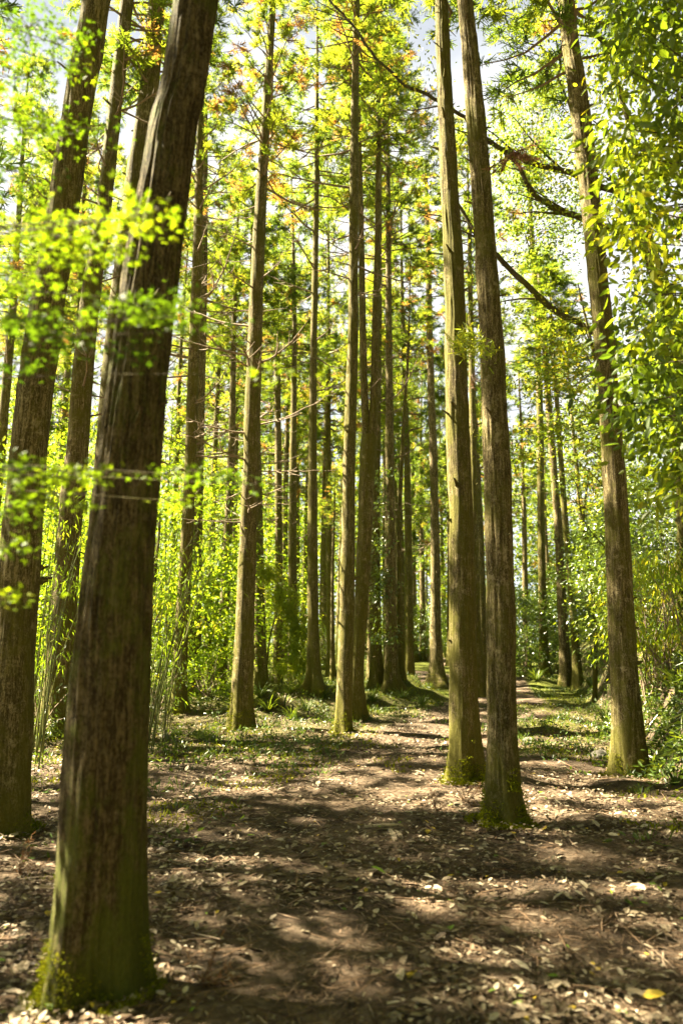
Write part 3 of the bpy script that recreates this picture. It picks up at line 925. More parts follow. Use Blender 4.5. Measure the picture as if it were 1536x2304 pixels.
# leafy sprays at middle height on the right, belonging to two slender trees on the bank
for (lab, gx, gd, regs, seed, mt, tn) in [
    ('slender leafy tree on the right bank, its layered sprays reaching towards the close pair', 1390, 12.6,
     [(1260, 830, 70, 60, 10.5, 13.5, 40), (1200, 860, 40, 25, 11, 12.5, 14), (1310, 940, 60, 50, 10.5, 13.5, 36), (1230, 985, 70, 28, 11, 13, 20), (1185, 1040, 30, 16, 11, 12, 8), (1350, 1080, 30, 60, 11, 13.5, 18), (1300, 760, 60, 50, 11, 13, 24)], 81, 'broad', .58),
    ('leafy understorey tree behind the bank trunk at the shady hollow', 1330, 19.5,
     [(1345, 1180, 30, 60, 17, 20, 26), (1350, 1290, 36, 60, 17, 21, 26), (1290, 1090, 30, 24, 17.5, 20, 10), (1395, 1130, 45, 90, 16, 20, 34), (1340, 1400, 30, 30, 18, 20, 12)], 82, 'glossy', .5)]:
    b2 = gp(gx, gd)
    root = thing('broadleaf_tree', lab, 'tree', tuple(b2), 'leafy trees on the right bank')
    r = np.random.default_rng(seed)
    C = pxcl(regs, r) - b2
    top = C[:, 2].max()
    mb = MB()
    pth = np.array([[0, 0, -.1, .06], [.1, -.1, top * .4, .05], [-.1, -.2, top * .75, .035], [C[:, 0].mean() * .5, C[:, 1].mean() * .5, top, .01]])
    pth = smooth_path(pth, .15)
    trunk_mesh(mb, pth[:, :3], pth[:, 3], 12, .003, seed, .2)
    mb.build('trunk', [M['bark_dark']], root)
    mb = MB()
    clusters(mb, C, 26, .32 if gd < 15 else .45, .075 if gd < 15 else .10, 'oval', r.normal(tn, .2, len(C)), r, .62, .15)
    for c in C[::8]:
        zz = np.clip(c[2] - r.uniform(-.3, 1.6), .4, top * .9)
        s = np.array([np.interp(zz, pth[:, 2], pth[:, a]) for a in range(3)])
        pp = smooth_path(np.array([s, s * .7 + c * .3 + r.normal(scale=.18, size=3), s * .3 + c * .7 + r.normal(scale=.15, size=3), c]), .2)
        tube(mb, pp, np.linspace(.015, .003, len(pp)), 4, 1)
    mb.build('crown', [M[mt], M['bark_dark']], root, smooth=False)

# near tree overhanging from the right
b = np.array([3.9, 5.6, 0.0]); b[2] = float(gz(b[0], b[1]))
root = thing('broadleaf_tree', 'near leafy tree hanging into the right edge with big fresh leaves', 'tree', tuple(b))
r = np.random.default_rng(91)
bx_y = np.array([-100, 0, 120, 200, 330, 420, 500, 560, 700, 850, 950, 1020, 1090, 1200])
bx_x = np.array([1390, 1400, 1385, 1350, 1370, 1420, 1330, 1400, 1400, 1400, 1395, 1440, 1500, 1560])
C, TT = [], []
while len(C) < 560:
    py = r.uniform(-350, 1150)
    e = np.interp(py, bx_y, bx_x)
    px = e + abs(r.normal(0, 170))
    if px > 1800:
        continue
    d_ = r.uniform(4.6, 7.0)
    q = vnoise((40, 40), np.array([px / 70]), np.array([py / 70]), 5)[0]
    if q < .33:
        continue
    C.append(at(px, py, d_))
    TT.append(.32 + .55 * vnoise((40, 40), np.array([px / 110.]), np.array([py / 110.]), 8)[0] + r.normal(0, .12) - .12 * (py > 700))
C = np.array(C) - b
mb = MB()
clusters(mb, C, 15, .22, .10, 'oval', np.array(TT), r, .5, .4, 0, 1.0, .7)
clusters(mb, C[::2], 14, .24, .06, 'oval', np.array(TT)[::2], r, .4, .3, 0, 1.1, .8)
tp = smooth_path(np.array([[0, 0, -.1, .11], [.1, .1, 2, .09], [-.1, .2, 4.5, .07], [-.3, .2, 7, .04], [-.4, .2, 9, .01]]), .15)
for c in C[::3]:
    zz = np.clip(c[2] + r.uniform(-.6, .5), .8, 8.5)
    s = np.array([np.interp(zz, tp[:, 2], tp[:, a]) for a in range(3)])
    pp = smooth_path(np.array([s, (s + c) / 2 + [0, 0, .12], c]), .2)
    tube(mb, pp, np.linspace(.016, .003, len(pp)), 4, 1)
mb.build('crown', [M['broad'], M['bark_dark']], root, smooth=False)
mb = MB()
trunk_mesh(mb, tp[:, :3], tp[:, 3], 18, .005, 92, .3)
mb.build('trunk', [M['bark_dark']], root)

# maple whose layered sprays hang in front of the left trunks
b = np.array([-2.3, 2.75, 0.0]); b[2] = float(gz(b[0], b[1]))
root = thing('maple_tree', 'young maple spreading layered star leaf sprays across the left trunks', 'tree', tuple(b))
r = np.random.default_rng(93)
tp = smooth_path(np.array([[0, 0, -.1, .05], [.05, -.1, 1.2, .042], [-.05, -.15, 2.6, .032], [.05, -.1, 3.8, .02], [0, 0, 4.8, .006]]), .1)
mb = MB()
trunk_mesh(mb, tp[:, :3], tp[:, 3], 16, .002, 94, .3)
mb.build('trunk', [M['bark_dark']], root)
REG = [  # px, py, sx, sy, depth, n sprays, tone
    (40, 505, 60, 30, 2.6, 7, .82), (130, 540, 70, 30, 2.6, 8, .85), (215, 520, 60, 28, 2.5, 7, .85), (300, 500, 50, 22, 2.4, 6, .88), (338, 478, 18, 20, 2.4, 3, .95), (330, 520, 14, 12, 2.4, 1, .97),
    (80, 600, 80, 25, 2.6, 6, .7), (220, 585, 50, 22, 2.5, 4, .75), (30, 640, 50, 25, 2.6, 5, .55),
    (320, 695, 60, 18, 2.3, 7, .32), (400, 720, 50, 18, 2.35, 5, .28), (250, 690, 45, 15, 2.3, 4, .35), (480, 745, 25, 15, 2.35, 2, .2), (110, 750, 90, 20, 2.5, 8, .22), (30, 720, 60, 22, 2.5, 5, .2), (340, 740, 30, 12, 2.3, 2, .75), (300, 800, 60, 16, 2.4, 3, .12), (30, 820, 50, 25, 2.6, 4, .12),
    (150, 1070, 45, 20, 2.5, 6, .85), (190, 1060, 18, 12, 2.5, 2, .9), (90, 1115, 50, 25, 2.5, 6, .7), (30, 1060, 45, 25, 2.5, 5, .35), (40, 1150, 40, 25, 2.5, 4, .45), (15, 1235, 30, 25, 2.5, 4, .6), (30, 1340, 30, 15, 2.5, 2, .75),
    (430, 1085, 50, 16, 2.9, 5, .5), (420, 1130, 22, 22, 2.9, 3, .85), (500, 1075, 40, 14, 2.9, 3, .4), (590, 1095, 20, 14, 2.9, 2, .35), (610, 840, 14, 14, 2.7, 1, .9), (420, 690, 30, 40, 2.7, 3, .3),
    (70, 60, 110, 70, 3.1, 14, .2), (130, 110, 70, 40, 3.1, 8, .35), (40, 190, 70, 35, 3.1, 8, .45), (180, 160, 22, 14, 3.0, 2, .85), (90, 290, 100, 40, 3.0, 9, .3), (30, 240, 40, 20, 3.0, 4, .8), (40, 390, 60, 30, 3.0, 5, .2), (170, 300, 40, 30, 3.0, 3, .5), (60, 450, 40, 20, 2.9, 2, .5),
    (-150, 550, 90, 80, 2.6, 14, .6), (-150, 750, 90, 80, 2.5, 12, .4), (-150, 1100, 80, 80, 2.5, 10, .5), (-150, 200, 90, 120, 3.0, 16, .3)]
mb = MB()
for (px, py, sx, sy, dd, n, tn) in REG:
    ends = []
    n = int(n * (1.1 if px < 230 else .65) + .5)
    for q in range(n):
        c = at(r.normal(px, sx * .6), r.normal(py, sy * .6), dd + r.normal(0, .14)) - b
        ends.append(c)
    ends = np.array(ends)
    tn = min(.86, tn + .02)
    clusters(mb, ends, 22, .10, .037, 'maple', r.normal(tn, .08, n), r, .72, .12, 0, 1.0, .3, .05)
    c = ends.mean(0)
    zz = np.clip(c[2] - .15, .8, 4.4)
    s = np.array([np.interp(zz, tp[:, 2], tp[:, a]) for a in range(3)])
    pp = smooth_path(np.array([s, (s + c) / 2 + [0, 0, .08], c]), .08)
    tube(mb, pp, np.linspace(.006, .0015, len(pp)), 5, 1)
    for e in ends:
        pp = smooth_path(np.array([c, (c + e) / 2 + [0, 0, .015], e]), .05)
        tube(mb, pp, np.linspace(.002, .001, len(pp)), 4, 1)
mb.build('crown', [M['maple'], M['bark_dark']], root, smooth=False)

broad_tree('broadleaf_tree', 'leafy tree standing left of the photographer, out of the picture', (-4.8, 4.75, float(gz(-4.8, 4.75))), 7.5, [(0, 0, 5.4, 1.8, .95, 2.4, 64), (-.4, .1, 3.2, 1.5, .9, 1.2, 34)], 390, 'broad', .11, 22, .45, .09, group='added trees out of the picture')  # added out of view so its crown shades the thickest trunk

# pale sunny trees and bushes on the left, beyond the trunks
LEFT = [(-60, 21, 9.5, 3.0), (70, 24, 10.0, 3.0), (190, 27, 9.0, 2.8), (320, 25, 9.5, 2.6), (400, 22, 7.0, 2.2), (480, 29, 9.0, 2.8), (570, 34, 9, 2.8), (20, 17, 6.5, 2.0), (330, 19, 5.5, 1.8), (480, 23.5, 4.8, 1.6), (640, 42, 9.5, 3.0)]
LLAB = ['sunny pale tree at the far left edge', 'sunny pale tree glowing between the left edge trunk and the slim reddish one', 'sunny pale tree glowing behind the slim reddish cedar', 'sunny pale tree glowing just right of the thickest trunk',
        'small sunny tree behind the narrow branched pair', 'sunny pale tree filling the gap left of the sunlit straight cedar', 'yellow green tree beyond the sunlit straight cedar', 'low sunny tree behind the big dark left trunk',
        'low glowing bush tree behind the leaning bamboo', 'low yellow green bush tree behind the flared foot cedar', 'far pale tree beyond the green mound']
LEFT += [(60, 36, 15, 3.4), (215, 39, 16, 3.4), (360, 36, 15, 3.2), (520, 41, 16, 3.4), (660, 50, 16, 3.4), (820, 58, 17, 3.6), (960, 60, 17, 3.6)]
LLAB += ['tall pale tree far behind the left edge trunk', 'tall pale tree far behind the slim reddish cedar', 'tall pale tree far right of the thickest trunk', 'tall pale tree far behind the bare horizontal branches',
         'tall pale tree far behind the slender cedar', 'tall pale tree far behind the forked trunk', 'tall pale tree far behind the bright cedar at the bend']
for i, ((px, d, H, R), lab) in enumerate(zip(LEFT, LLAB)):
    b = gp(px, d)
    lb = [(0, 0, H * .62, R, R, H * .38, int(46 * R)), (rng.normal(0, .6), rng.normal(0, .6), H * .32, R * .95, R * .95, H * .27, int(34 * R))]
    broad_tree('broadleaf_tree', lab, b, H, lb, 400 + i, 'yellow', .15, 24, .5, .09, group='pale trees in the sunny clearing', tone=(.55, .2), n_limb=6)

# shrubs on the right bank and round the hollow
def shrub(px, d, w, h, label, seed, mat='glossy', leaf=.09, kind='oval', n=None, tone=.5, per=26, lift=0.0, wid=1.0, droop=.2, group='shrubs below the hillside'):
    b = gp(px, d)
    r = np.random.default_rng(seed)
    root = thing('shrub', label, 'shrub', tuple(b), group)
    n = n or int(36 * w * h)
    C = blob_points((0, 0, h * .55 + lift), (w, w * .8, h * .55), n, r, .6)
    C[:, 2] = np.maximum(C[:, 2], .1)
    mb = MB()
    clusters(mb, C, per, .26, leaf, kind, r.normal(tone, .18, n), r, .5, droop, 0, wid)
    mb.build('foliage', [M[mat]], root, smooth=False)
    mb = MB()
    for c in C[::max(1, n // 14)]:
        pp = smooth_path(np.array([[r.normal(0, .06), r.normal(0, .06), -.05], c * [.4, .4, .6] + r.normal(scale=.05, size=3), c]), .2)
        tube(mb, pp, np.linspace(.016, .004, len(pp)), 5)
    mb.build('stems', [M['deadwood']], root)
    return root


SH = [(1180, 33, 1.6, 3.6, 'sparkling glossy shrub between the nearer pair trunk and the round crowned tree'), (1130, 40, 2.2, 4.0, 'glossy shrub half covered by the nearer pair trunk'),
      (1250, 36, 1.6, 4.0, 'glossy shrub behind the slanting stems'), (1395, 24, 1.3, 3.2, 'dark glossy shrub overhanging the shady hollow'), (1375, 19.0, .8, 1.6, 'small bright shrub at the rim of the shady hollow'),
      (1400, 20, 1.5, 3.4, 'tall dark shrub behind the bank trunk'), (1470, 17, 1.6, 3.2, 'leafy shrub high on the bank right of its trunk'), (1540, 14, 1.5, 3.0, 'leafy shrub at the right edge above the bank'),
      (1060, 46, 2.2, 4.2, 'far glossy shrub between the close pair'), (960, 52, 2.4, 3.8, 'far shrub behind the bright cedar at the bend'), (905, 54, 2.0, 3.6, 'far shrub closing the view above the bend'),
      (1380, 30, 2.0, 4.5, 'high shrub on the slope behind the bank trunk'), (1480, 26, 2.2, 5.0, 'high shrub on the slope at the right edge'), (1270, 42, 2.4, 5.0, 'far shrub on the slope over the slanting stems')]
for i, (px, d, w, h, lab) in enumerate(SH):
    shrub(px, d, w, h, lab, 600 + i, 'glossy', .10 if d < 28 else .14, tone=.5, per=26)
shrub(1492, 11.8, .8, 1.5, 'golden leaved shrub drooping over the earth bank at the right edge', 650, 'yellow', .13, 'lance', 46, .75, 22, .35, 1.6, .9)
shrub(1550, 11.0, .7, 1.4, 'yellow leaved shrub cut by the right edge above the bank', 651, 'yellow', .13, 'lance', 36, .7, 20, .3, 1.6, .9)
shrub(1455, 12.0, .8, 2.0, 'yellow green shrub just right of the bank trunk', 652, 'broad', .11, 'lance', 48, .75, 22, .3, 1.8, .6)
for i, (px, d, w, h, lab) in enumerate([(500, 26, 1.3, 2.2, 'yellow green bush left of the sunlit straight cedar'), (470, 19, .8, 1.1, 'low feathery bush by the narrow branched pair'), (610, 29, 1.2, 2.0, 'sunny bush under the slender cedar'),
                                        (350, 16, .8, 1.3, 'low bush at the foot of the leaning bamboo'), (95, 12.5, .7, 1.1, 'low bush between the left edge trunk and the slim reddish one'), (690, 38, 1.8, 2.2, 'shadowed bush beyond the flared foot cedar'), (800, 46, 2.0, 2.4, 'dark bush far behind the forked trunk')]):
    shrub(px, d, w, h, lab, 670 + i, 'yellow' if i < 3 else 'herb', .10, 'lance', None, .55, 30, 0, 1.6, .3, 'bushes at the sunny left')

# cedar sapling glowing beside the sunlit straight cedar
b = gp(628, 21.5)
r = np.random.default_rng(95)
root = thing('cedar_sapling', 'bright green drooping cedar sapling right of the sunlit straight trunk', 'tree', tuple(b))
tp = smooth_path(np.array([[-.35, 0, -.05, .03], [-.3, 0, 1.4, .025], [-.05, 0, 2.6, .015], [.1, 0, 3.2, .006]]), .1)
mb = MB(); tube(mb, tp[:, :3], tp[:, 3], 8); mb.build('trunk', [M['bark']], root)
C = pxcl([(605, 1290, 22, 22, 21.2, 21.8, 12), (630, 1340, 30, 22, 21.2, 21.8, 18), (655, 1390, 26, 22, 21.2, 21.8, 14), (668, 1440, 22, 26, 21.2, 21.8, 14), (672, 1490, 20, 22, 21.2, 21.8, 10), (690, 1420, 20, 14, 21.2, 21.8, 6), (640, 1500, 30, 20, 21, 22, 8)], r) - b
mb = MB()
n = len(C) * 60
P = np.repeat(C, 60, 0) + r.normal(size=(n, 3)) * .13
leaves(mb, 'needle', P, r.normal(size=(n, 3)) * .6 + [.3, 0, -.6], rdir(n, r), r.uniform(.08, .15, n), np.repeat(r.normal(.66, .1, len(C)), 60).clip(0, .84))
mb.build('crown', [M['cedar']], root, smooth=False)

# bamboo
def bamboo(px0, px1, d0, d1, n, label, seed, lean):
    r = np.random.default_rng(seed)
    b = gp((px0 + px1) / 2, (d0 + d1) / 2)
    root = thing('bamboo_clump', label, 'bamboo', tuple(b), 'bamboo clumps on the left')
    fm = MB()
    for i in range(n):
        px, d = r.uniform(px0, px1), r.uniform(d0, d1)
        p = gp(px, d) - b
        H = r.uniform(2.6, 4.4)
        le = r.normal(lean, .16)
        z = np.linspace(0, 1, 10)
        path = np.column_stack([p[0] + le * H * .25 * z + le * H * .35 * z ** 2.2, p[1] + r.normal(0, .25) * z, p[2] + H * z * (1 - .12 * z * abs(le))])
        m_ = MB()
        tube(m_, path, .011 * (1 - .7 * z), 6, 0, r.uniform(.0, .6))
        m_.build('culm', [M['bamboo']], root)
        tip = path[4:]
        C = tip[r.integers(0, len(tip), 5)] + r.normal(size=(5, 3)) * [.22, .22, .18]
        clusters(fm, C, 10, .22, .12, 'lance', r.normal(.5, .2, 5), r, .3, .7, 0, 1.0)
    fm.build('foliage', [M['yellow']], root, smooth=False)


bamboo(325, 392, 11.5, 15, 16, 'leaning bamboo stems just right of the thickest trunk', 700, .35)
bamboo(55, 118, 9.8, 12.5, 16, 'thin bamboo stems between the left edge trunk and the slim reddish one', 701, .2)
bamboo(225, 300, 15, 18, 10, 'bamboo stems behind the thickest trunk', 702, .3)

# far wood as one mass
r = np.random.default_rng(97)
mb = MB()
n = 8200
ang = r.uniform(-.62, .62, n)
dist = r.uniform(62, 78, n)
x, y = dist * np.sin(ang), dist * np.cos(ang)
top = 13.5 + 6 * vnoise((60, 3), (ang + 1) * 18, ang * 0, 9) + 6.0 * sm(.05, .5, ang)
z = gz(x, y) + r.random(n) ** .8 * top
C = np.column_stack([x, y, z])
clusters(mb, C, 12, 1.3, .42, 'oval', np.clip(r.normal(.42, .2, n), 0, .95), r, .4, .2)
tag(mb.build('distant_wood', [M['broad']], smooth=False), 'far green mass of woodland closing the view behind the trunks', None, None, 'stuff')

# unseen woodland added all round the sides and back to cut sky light
mb = MB()
n = 2600
ang = np.where(r.random(n) < .8, r.uniform(1.15, 5.15, n), r.choice([-1, 1], n) * r.uniform(.66, 1.15, n))
sun_side = np.abs(ang - (PI * 1.5 - .24)) < .75
dist = np.where(np.abs(((ang + PI) % (2 * PI)) - PI) < 1.2, r.uniform(50, 60, n), np.where(sun_side, r.uniform(31, 40, n), r.uniform(15, 24, n)))
x, y = dist * np.sin(ang), dist * np.cos(ang)
C = np.column_stack([x, y, gz(x, y) + r.random(n) * 15])
clusters(mb, C, 13, 1.3, .55, 'oval', np.clip(r.normal(.42, .2, n), 0, .95), r, .2, .2)
tag(mb.build('woodland', [M['broad']], smooth=False), 'unseen green mass of woodland added round the sides to cut sky light', None, None, 'stuff')

# ------------------------------------------------------------------ ivy, moss feet
def surface_points(path, rad, z0, z1, n, r, out=.03, az=None):
    z = r.uniform(z0, z1, n)
    a = r.uniform(0, 2 * PI, n) if az is None else r.normal(az[0], az[1], n)
    R = np.interp(z, path[:, 2], rad) + out
    c = np.column_stack([np.interp(z, path[:, 2], path[:, k]) for k in range(2)])
    nrm = np.column_stack([np.cos(a), np.sin(a), np.zeros(n)])
    return np.column_stack([c, z]) + nrm * np.broadcast_to(R, (n,))[:, None], nrm


root, path, rad, loc = T13
r = np.random.default_rng(98)
P, nr = surface_points(path, rad, 1.2, 6.0, 90, r, .05, (PI * 1.05, .9))
mb = MB()
clusters(mb, P + nr * r.uniform(0, .25, (90, 1)), 16, .2, .10, 'oval', r.normal(.5, .2, 90), r, .3, .3)
mb.build('ivy', [M['glossy']], root, smooth=False)


def moss_foot(T, n, z1, seed, out=1.0, tone=.55, sz=1.0):
    root, path, rad, loc = T
    r = np.random.default_rng(seed)
    me = [o for o in root.children if o.name.startswith('trunk')][0].data
    V = np.zeros(len(me.vertices) * 3)
    me.vertices.foreach_get('co', V)
    V = V.reshape(-1, 3)
    V = V[(V[:, 2] < z1 * 1.5) & (V[:, 2] > -.06)]
    P = V[r.integers(0, len(V), n)]
    c = np.column_stack([np.interp(P[:, 2], path[:, 2], path[:, k]) for k in range(2)])
    nr = unit(np.column_stack([P[:, :2] - c, np.full(n, 1e-3)]))
    a = np.arctan2(nr[:, 1], nr[:, 0]) + PI
    P = P + r.normal(size=(n, 3)) * .018 + nr * r.uniform(-.002, .024, n)[:, None] * sz
    keep = vnoise((16, 16), a / (2 * PI) * 16, P[:, 2] / .12 + 4, seed) > .30 + .55 * np.maximum(P[:, 2], 0) / (z1 * 1.2)
    P, nr = P[keep], nr[keep]
    k = int(n * .45)
    a = r.uniform(0, 2 * PI, k)
    q = rad[0] * (1.15 + out * .55 * r.random(k) ** 1.6)
    G = np.column_stack([q * np.cos(a), q * np.sin(a), np.zeros(k)])
    G[:, 2] = gz(G[:, 0] + loc[0], G[:, 1] + loc[1]) - loc[2] + .05 * np.exp(-(q / rad[0] - 1.1) * 3) + r.uniform(0, .02, k)
    kp = vnoise((12, 8), a / (2 * PI) * 12, q / rad[0] * 5, seed + 3) > .45
    P = np.vstack([P, G[kp]])
    nr = np.vstack([nr, np.column_stack([np.cos(a), np.sin(a), np.ones(k)])[kp] * .6])
    m = len(P)
    mb = MB()
    leaves(mb, 'needle', P, nr + r.normal(size=(m, 3)) * .7 + [0, 0, .5], rdir(m, r), r.uniform(.012, .030, m) * sz, np.clip(r.normal(tone, .2, m), 0, 1), 0, 1.8)
    mb.build('moss', [M['moss']], root, smooth=False)


moss_foot(T1, 14000, .3, 801, .7, .6, .5)
moss_foot(T18, 14000, .5, 802, 1.9, .68)
moss_foot(T17, 7500, .4, 803, 1.4, .6)
moss_foot(T22, 6000, .3, 804, 1.6, .65)
moss_foot(T6, 5000, .6, 805, 1.0, .55)
moss_foot(T10, 2600, .35, 806, .8, .5)
moss_foot(T16, 3600, .8, 807, 1.2, .75)
moss_foot(T2, 2200, .3, 808, .8, .35)
moss_foot(T5, 2200, .5, 809, .8, .5)

# ------------------------------------------------------------------ forest floor litter
r = np.random.default_rng(120)
def floor_pts(n, y0, y1, pw=1.0, side=.52, pad=1.0):
    y = y0 + (y1 - y0) * r.random(n) ** pw
    x = r.uniform(-1, 1, n) * (side * y + pad)
    return x, y


mb = MB()
x, y = floor_pts(70000, 2.3, 19, 1.35)
dens = vnoise((80, 80), x * 1.5 + 100, y * 1.1 + 100, 21) * .7 + vnoise((80, 80), x * 5 + 100, y * 5 + 100, 22) * .3
pm = path_sunpatch_mask(x, y)
keep = dens + r.normal(0, .13, len(x)) > .40 + .06 * pm
x, y = x[keep], y[keep]
n = len(x)
P = np.column_stack([x, y, gz(x, y) + r.uniform(.004, .03, n)])
for T_ in (T1, T2, T17, T18, T22, T10, T6):
    a = r.uniform(0, 2 * PI, 150)
    q = T_[2][0] * 1.15 + np.abs(r.normal(0, .16, 150))
    x, y = T_[3][0] + q * np.cos(a), T_[3][1] + q * np.sin(a)
    P = np.vstack([P, np.column_stack([x, y, gz(x, y) + r.uniform(.01, .05, 150)])])
n = len(P)
yaw = r.uniform(0, 2 * PI, n)
Y = np.column_stack([np.cos(yaw), np.sin(yaw), r.normal(0, .22, n)])
Z = unit(np.column_stack([r.normal(0, .28, n), r.normal(0, .28, n), np.ones(n)]))
tn = np.clip(r.normal(.48, .25, n), 0, .93)
u = r.random(n)
tn[u < .014] = .95
tn[(u > .014) & (u < .024)] = 1.0
leaves(mb, 'dry', P, Y, Z, r.uniform(.018, .062, n) * np.where(r.random(n) < .14, r.uniform(1.3, 2.2, n), 1), tn, 0, 1.0)
tag(mb.build('fallen_leaves', [M['litter']], smooth=False), 'dry curled leaves scattered over the path and forest floor', None, None, 'stuff')

mb = MB()
x, y = floor_pts(34000, 2.3, 19, 1.25)
n = len(x)
P = np.column_stack([x, y, gz(x, y) + r.uniform(.004, .03, n)])
yaw = r.uniform(0, 2 * PI, n)
Y = np.column_stack([np.cos(yaw), np.sin(yaw), r.normal(0, .12, n)])
LEAF['twig'] = (np.array([[-.012, 0, 0], [.012, 0, 0], [.022, .5, .02], [-.002, .5, .03], [-.006, 1, 0], [-.012, 1, .01]]), np.array([[0, 1, 2, 3], [3, 2, 4, 5]]))
leaves(mb, 'twig', P, Y, unit(r.normal(size=(n, 3)) * .4 + [0, 0, 1]), r.uniform(.04, .13, n) * np.where(r.random(n) < .15, 2.2, 1), np.clip(r.normal(.4, .24, n), 0, 1), 0, 1.3)
x, y = floor_pts(70000, 2.3, 15, 1.35)
n = len(x)
yaw = r.uniform(0, 2 * PI, n)
leaves(mb, 'needle', np.column_stack([x, y, gz(x, y) + r.uniform(.002, .02, n)]), np.column_stack([np.cos(yaw), np.sin(yaw), r.normal(0, .15, n)]),
       unit(r.normal(size=(n, 3)) * .4 + [0, 0, 1]), r.uniform(.02, .07, n), np.clip(r.normal(.42, .25, n), 0, 1), 0, .5)
tag(mb.build('twig_litter', [M['twig']], smooth=False), 'broken twigs and cedar needles littering the forest floor', None, None, 'stuff')

# low green ground cover
mb = MB()
x, y = floor_pts(9000, 6, 30, 1.0, .5, .5)
off = np.maximum(1 - path_sunpatch_mask(x, y), 1.3 * mound_mask(x, y))
w = off * (.15 + .85 * sm(9, 13, y)) * np.where(x > bank_x(y) - .2, 1.1, 1.0)
w = np.where((x > bank_x(y) + .1) & (y > 7), 1.5, w)
w = w * (vnoise((80, 80), x * .9 + 100, y * .9 + 100, 31) > .38)
keep = r.random(len(x)) < w * .6
x, y = x[keep], y[keep]
C = np.column_stack([x, y, gz(x, y) + .04])
clusters(mb, C, 12, .13, .075, 'oval', np.clip(r.normal(.36, .2, len(C)), 0, 1), r, .6, -.2, 0, .8, .5)
clusters(mb, C[::5], 10, .12, .14, 'blade', np.clip(r.normal(.45, .2, len(C[::5])), 0, 1), r, .2, -1.0, 0, 1.6, .3)
y = r.uniform(8.2, 15, 1500)
x = bank_x(y) + r.uniform(.05, 1.7, 1500)
kp = vnoise((80, 80), x * 1.6 + 100, y * 1.6 + 100, 33) > .44
x, y = x[kp], y[kp]
C = np.column_stack([x, y, gz(x, y) + .05])
clusters(mb, C, 13, .17, .075, 'oval', np.clip(r.normal(.42, .22, len(C)), 0, 1), r, .35, -.1, 0, .9, .9)
clusters(mb, C[::3], 16, .10, .30, 'blade', np.clip(r.normal(.55, .2, len(C[::3])), 0, 1), r, .2, .5, 0, 1.0, .5)
tag(mb.build('ground_cover', [M['herb']], smooth=False), 'low green herbs and grass over the mounds beside the path', None, None, 'stuff')

mb = MB()
x, y = floor_pts(60000, 5.5, 24, 1.1, .5, .5)
mk = vnoise((80, 80), x * 1.3 + 100, y * 1.3 + 100, 35) + .25 * vnoise((80, 80), x * 6 + 100, y * 6 + 100, 36)
keep = mk > .62 + .42 * path_sunpatch_mask(x, y) + .12 * (y < 9) - .38 * mound_mask(x, y)
x, y = x[keep], y[keep]
n = len(x)
leaves(mb, 'needle', np.column_stack([x, y, gz(x, y) + .012]), r.normal(size=(n, 3)) * .8 + [0, 0, .9], rdir(n, r), r.uniform(.02, .05, n), np.clip(r.normal(.6, .2, n), 0, 1), 0, 1.8)
tag(mb.build('moss_carpet', [M['moss']], smooth=False), 'green moss cushions spreading along the edge of the path', None, None, 'stuff')


# grass tufts, ferns and small things one can point to
def tuft(px, py, n, size, label, seed, mat='herb', tone=.7, kind='blade', cat='plant', name='grass_tuft'):
    p = ground_at(px, py)
    rr = np.random.default_rng(seed)
    m_ = MB()
    n = int(n * 1.6)
    a = rr.uniform(0, 2 * PI, n)
    Y = np.column_stack([np.cos(a) * .8, np.sin(a) * .8, rr.uniform(.4, 1.5, n)])
    Z = np.column_stack([-np.cos(a), -np.sin(a), np.full(n, .9)])
    leaves(m_, kind, np.column_stack([np.cos(a) * .02, np.sin(a) * .02, np.zeros(n)]), Y, Z, rr.uniform(.6, 1.1, n) * size, np.clip(rr.normal(tone, .15, n), 0, 1), 0, .8)
    tag(m_.build(name, [M[mat]], None, tuple(p), False), label, cat, 'tufts and ferns')


tuft(605, 1600, 34, .55, 'pale arching grass tuft left of the mossy mound', 901)
tuft(640, 1590, 26, .5, 'dry whitish grass tuft on the slope of the mossy mound', 902, 'litter', .85)
tuft(680, 1548, 30, .6, 'bright grass tuft at the foot of the mid distant flared cedar', 903)
tuft(770, 1636, 26, .2, 'small green tuft at the foot of the central slim cedar', 904)
tuft(1445, 1650, 34, .42, 'fresh green grass tuft hanging on the earth bank', 905)
tuft(1500, 1620, 30, .4, 'grass tuft higher on the earth bank at the right edge', 906)
tuft(1205, 1532, 44, .7, 'fern at the foot of the round crowned tree', 907, 'herb', .55, 'blade', 'fern', 'fern')
tuft(1365, 1625, 40, .55, 'fern in the ditch left of the bank trunk', 908, 'herb', .6, 'blade', 'fern', 'fern')
for i, (px, py) in enumerate([(585, 1570), (648, 1562), (720, 1572), (690, 1600), (838, 1578), (905, 1572), (950, 1588), (655, 1618)]):
    tuft(px, py, 40, .42, 'green fern on the mossy mounds between the sunlit straight cedar and the lichen grey one', 960 + i, 'herb', .55, 'blade', 'fern', 'fern')
tuft(1330, 1545, 44, .6, 'fern at the rim of the shady hollow', 909, 'herb', .5, 'blade', 'fern', 'fern')
tuft(1010, 1720, 20, .16, 'tiny sprout left of the lichen grey trunk foot', 910)
tuft(1530, 1560, 40, .5, 'fern cut by the right edge on the brow of the earth bank', 916, 'herb', .7, 'blade', 'fern', 'fern')
tuft(1520, 1770, 40, .35, 'dark grass tuft at the right edge below the earth bank', 917, 'herb', .3)
tuft(90, 1670, 36, .45, 'leafy green tuft beside the foot of the slim reddish cedar', 911, 'herb', .6)
tuft(1440, 1790, 26, .2, 'dark green tuft right of the bank trunk foot', 912, 'herb', .3)


